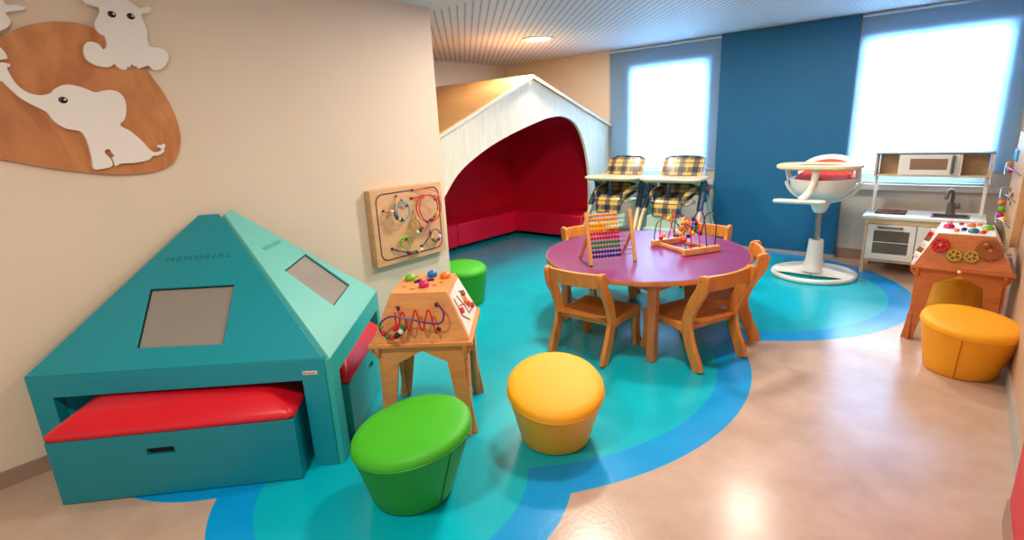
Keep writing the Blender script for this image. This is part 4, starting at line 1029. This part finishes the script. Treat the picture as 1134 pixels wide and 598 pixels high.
MB().tube(spline([(-0.505, yf - 0.012, 0.437), (-0.50, yf - 0.03, 0.437), (-0.42, yf - 0.034, 0.437), (-0.34, yf - 0.03, 0.437), (-0.335, yf - 0.012, 0.437)], 4), 0.009, 8).build('handle', M['kit_grey'], od)
cd = door(-0.226, x1 - 0.015, 0.14, ZC - 0.075, None, None)
MB().tube(spline([(0.02, yf - 0.012, 0.437), (0.025, yf - 0.03, 0.437), (0.08, yf - 0.034, 0.437), (0.13, yf - 0.03, 0.437), (0.135, yf - 0.012, 0.437)], 4), 0.009, 8).build('handle', M['kit_grey'], cd)
hb = box('hob', M['hob'], (-0.565, -0.335, 5.80, 6.02, ZC - 0.001, ZC + 0.012), k, 0.003)
for x, y in ((-0.50, 5.90), (-0.40, 5.93)):
    MB().lathe([(0.036, 0.0), (0.045, 0.0), (0.045, 0.002), (0.036, 0.002)], (x, y, ZC + 0.0118), 28, ring=True).build('hob_ring', M['hob_ring'], hb)
sk = MB().prism([(-0.155, 5.755), (0.105, 5.755), (0.105, 5.955), (-0.155, 5.955)], ((0, 0, ZC), (1, 0, 0), (0, 1, 0), (0, 0, 1)), -0.002, 0.006, holes=[[(-0.14, 5.77), (-0.14, 5.94), (0.09, 5.94), (0.09, 5.77)]])
sk.box(-0.148, 0.098, 5.762, 5.948, ZC - 0.10, ZC - 0.095); sk.box(-0.148, -0.14, 5.762, 5.948, ZC - 0.1, ZC); sk.box(0.09, 0.098, 5.762, 5.948, ZC - 0.1, ZC); sk.box(-0.148, 0.098, 5.762, 5.77, ZC - 0.1, ZC); sk.box(-0.148, 0.098, 5.94, 5.948, ZC - 0.1, ZC)
sk.build('sink', M['kit_grey'], k)
fx, fyy = -0.03, 6.01
fc = MB().lathe([(0.034, 0.0), (0.03, 0.03), (0.026, 0.09), (0.022, 0.10), (0.001, 0.10)], (fx, fyy, ZC), 20).build('faucet', M['kit_grey'], k)
MB().tube(spline([(fx, fyy, ZC + 0.09), (fx, fyy, ZC + 0.16), (fx - 0.01, fyy - 0.02, ZC + 0.205), (fx - 0.03, fyy - 0.05, ZC + 0.205), (fx - 0.04, fyy - 0.07, ZC + 0.165), (fx - 0.042, fyy - 0.075, ZC + 0.135)], 6), 0.015, 10).build('spout', M['kit_grey'], fc)
MB().tube([(fx, fyy, ZC + 0.06), (fx + 0.055, fyy - 0.01, ZC + 0.075)], lambda s: 0.014 + 0.012*s, 12).build('tap_knob', M['kit_grey'], fc)
# posts and upper unit
for x in (x0 + 0.0, x1 - 0.0):
    box('post', M['kit_white'], (x - 0.012, x + 0.012, 5.985, 6.03, ZC, 0.885), k, 0.003)
    sx_ = x + (-0.012 if x < 0 else 0.012)
    box('upper_side_panel', M['kit_wood'], (sx_ - 0.009, sx_ + 0.009, 5.905, yb, 0.86, 1.06), k, 0.002)
box('top_shelf', M['kit_grey'], (x0 - 0.022, x1 + 0.022, 5.90, yb, 1.06, 1.072), k, 0.002)
box('lower_shelf', M['kit_wood'], (x0, x1, 5.905, yb, 0.862, 0.88), k, 0.002)
box('upper_back_panel', M['kit_inner'], (x0, x1, yb - 0.012, yb, 0.88, 1.06), k)
box('divider', M['kit_white'], (-0.442, -0.428, 5.91, yb - 0.012, 0.88, 1.06), k); box('divider', M['kit_white'], (-0.02, -0.006, 5.91, yb - 0.012, 0.88, 1.06), k)
md = MB().prism([(-0.427, 0.882), (-0.022, 0.882), (-0.022, 1.057), (-0.427, 1.057)], ((0, 5.91, 0), (1, 0, 0), (0, 0, 1), (0, 1, 0)), -0.006, 0.008,
                holes=[[(-0.36, 0.925), (-0.36, 1.02), (-0.10, 1.02), (-0.10, 0.925)]]).build('microwave_door', M['kit_white'], k, 0.002)
box('microwave_window', M['mw_glass'], (-0.362, -0.098, 5.908, 5.914, 0.923, 1.022), md)
MB().tube(spline([(-0.065, 5.905, 0.90), (-0.065, 5.885, 0.91), (-0.065, 5.88, 0.97), (-0.065, 5.885, 1.03), (-0.065, 5.905, 1.04)], 4), 0.0125, 8).build('handle', M['kit_grey'], md)

# ------------------------------------------------------------------ lights
def area(name, loc, rot, sx, sy, power, col, shape='RECTANGLE', spread=None):
    l = bpy.data.lights.new(name, 'AREA'); l.shape = shape; l.size = sx; l.size_y = sy; l.energy = power; l.color = col
    if spread: l.spread = spread
    o = bpy.data.objects.new(name, l); COL.objects.link(o); o.location = loc; o.rotation_euler = rot
    return o
for i, g in enumerate((G1, G2)):
    area('daylight', ((g[0]+g[1])/2, YR + 0.35, (g[2]+g[3])/2), (-PI/2, 0, 0), g[1]-g[0] + 0.3, g[3]-g[2] + 0.2, (250, 310)[i], (0.86, 0.94, 1.0))
WARM = (1.0, 0.89, 0.76)
for x, y, p in ((-3.48, 4.62, 34), (-1.16, 4.63, 26), (-1.16, 2.31, 26), (-2.05, 3.3, 34), (-1.16, 0.0, 30)):  # the one above the table is an unseen fill added to brighten the nook
    area('downlight', (x, y, CEIL - 0.02), (0, 0, 0), 0.26, 0.26, p, WARM, 'DISK')
wd = bpy.data.worlds.new('world'); scene.world = wd; wd.use_nodes = True
bg = wd.node_tree.nodes['Background']; bg.inputs['Color'].default_value = (1.0, 0.95, 0.88, 1); bg.inputs['Strength'].default_value = 0.62

# ------------------------------------------------------------------ camera
cam = bpy.data.cameras.new('camera'); co = bpy.data.objects.new('camera', cam); COL.objects.link(co)
cam.sensor_fit = 'HORIZONTAL'; cam.sensor_width = 36.0; cam.lens = 582.2/1134*36.0; cam.clip_start = 0.05
yaw, pitch, roll = 0.71057, 0.263691, -0.0484817
cy, sy = math.cos(yaw), math.sin(yaw)
fw = V((-sy*math.cos(pitch), cy*math.cos(pitch), -math.sin(pitch))); r = V((cy, sy, 0)); up = r.cross(fw)
c_, s_ = math.cos(roll), math.sin(roll)
r2 = c_*r + s_*up; u2 = -s_*r + c_*up
mw_ = Matrix((r2, u2, -fw)).transposed().to_4x4(); mw_.translation = V((0, 0, 1.45))
co.matrix_world = mw_
scene.camera = co
scene.view_settings.view_transform = 'Standard'
scene.view_settings.look = 'None'
scene.view_settings.exposure = 0.2
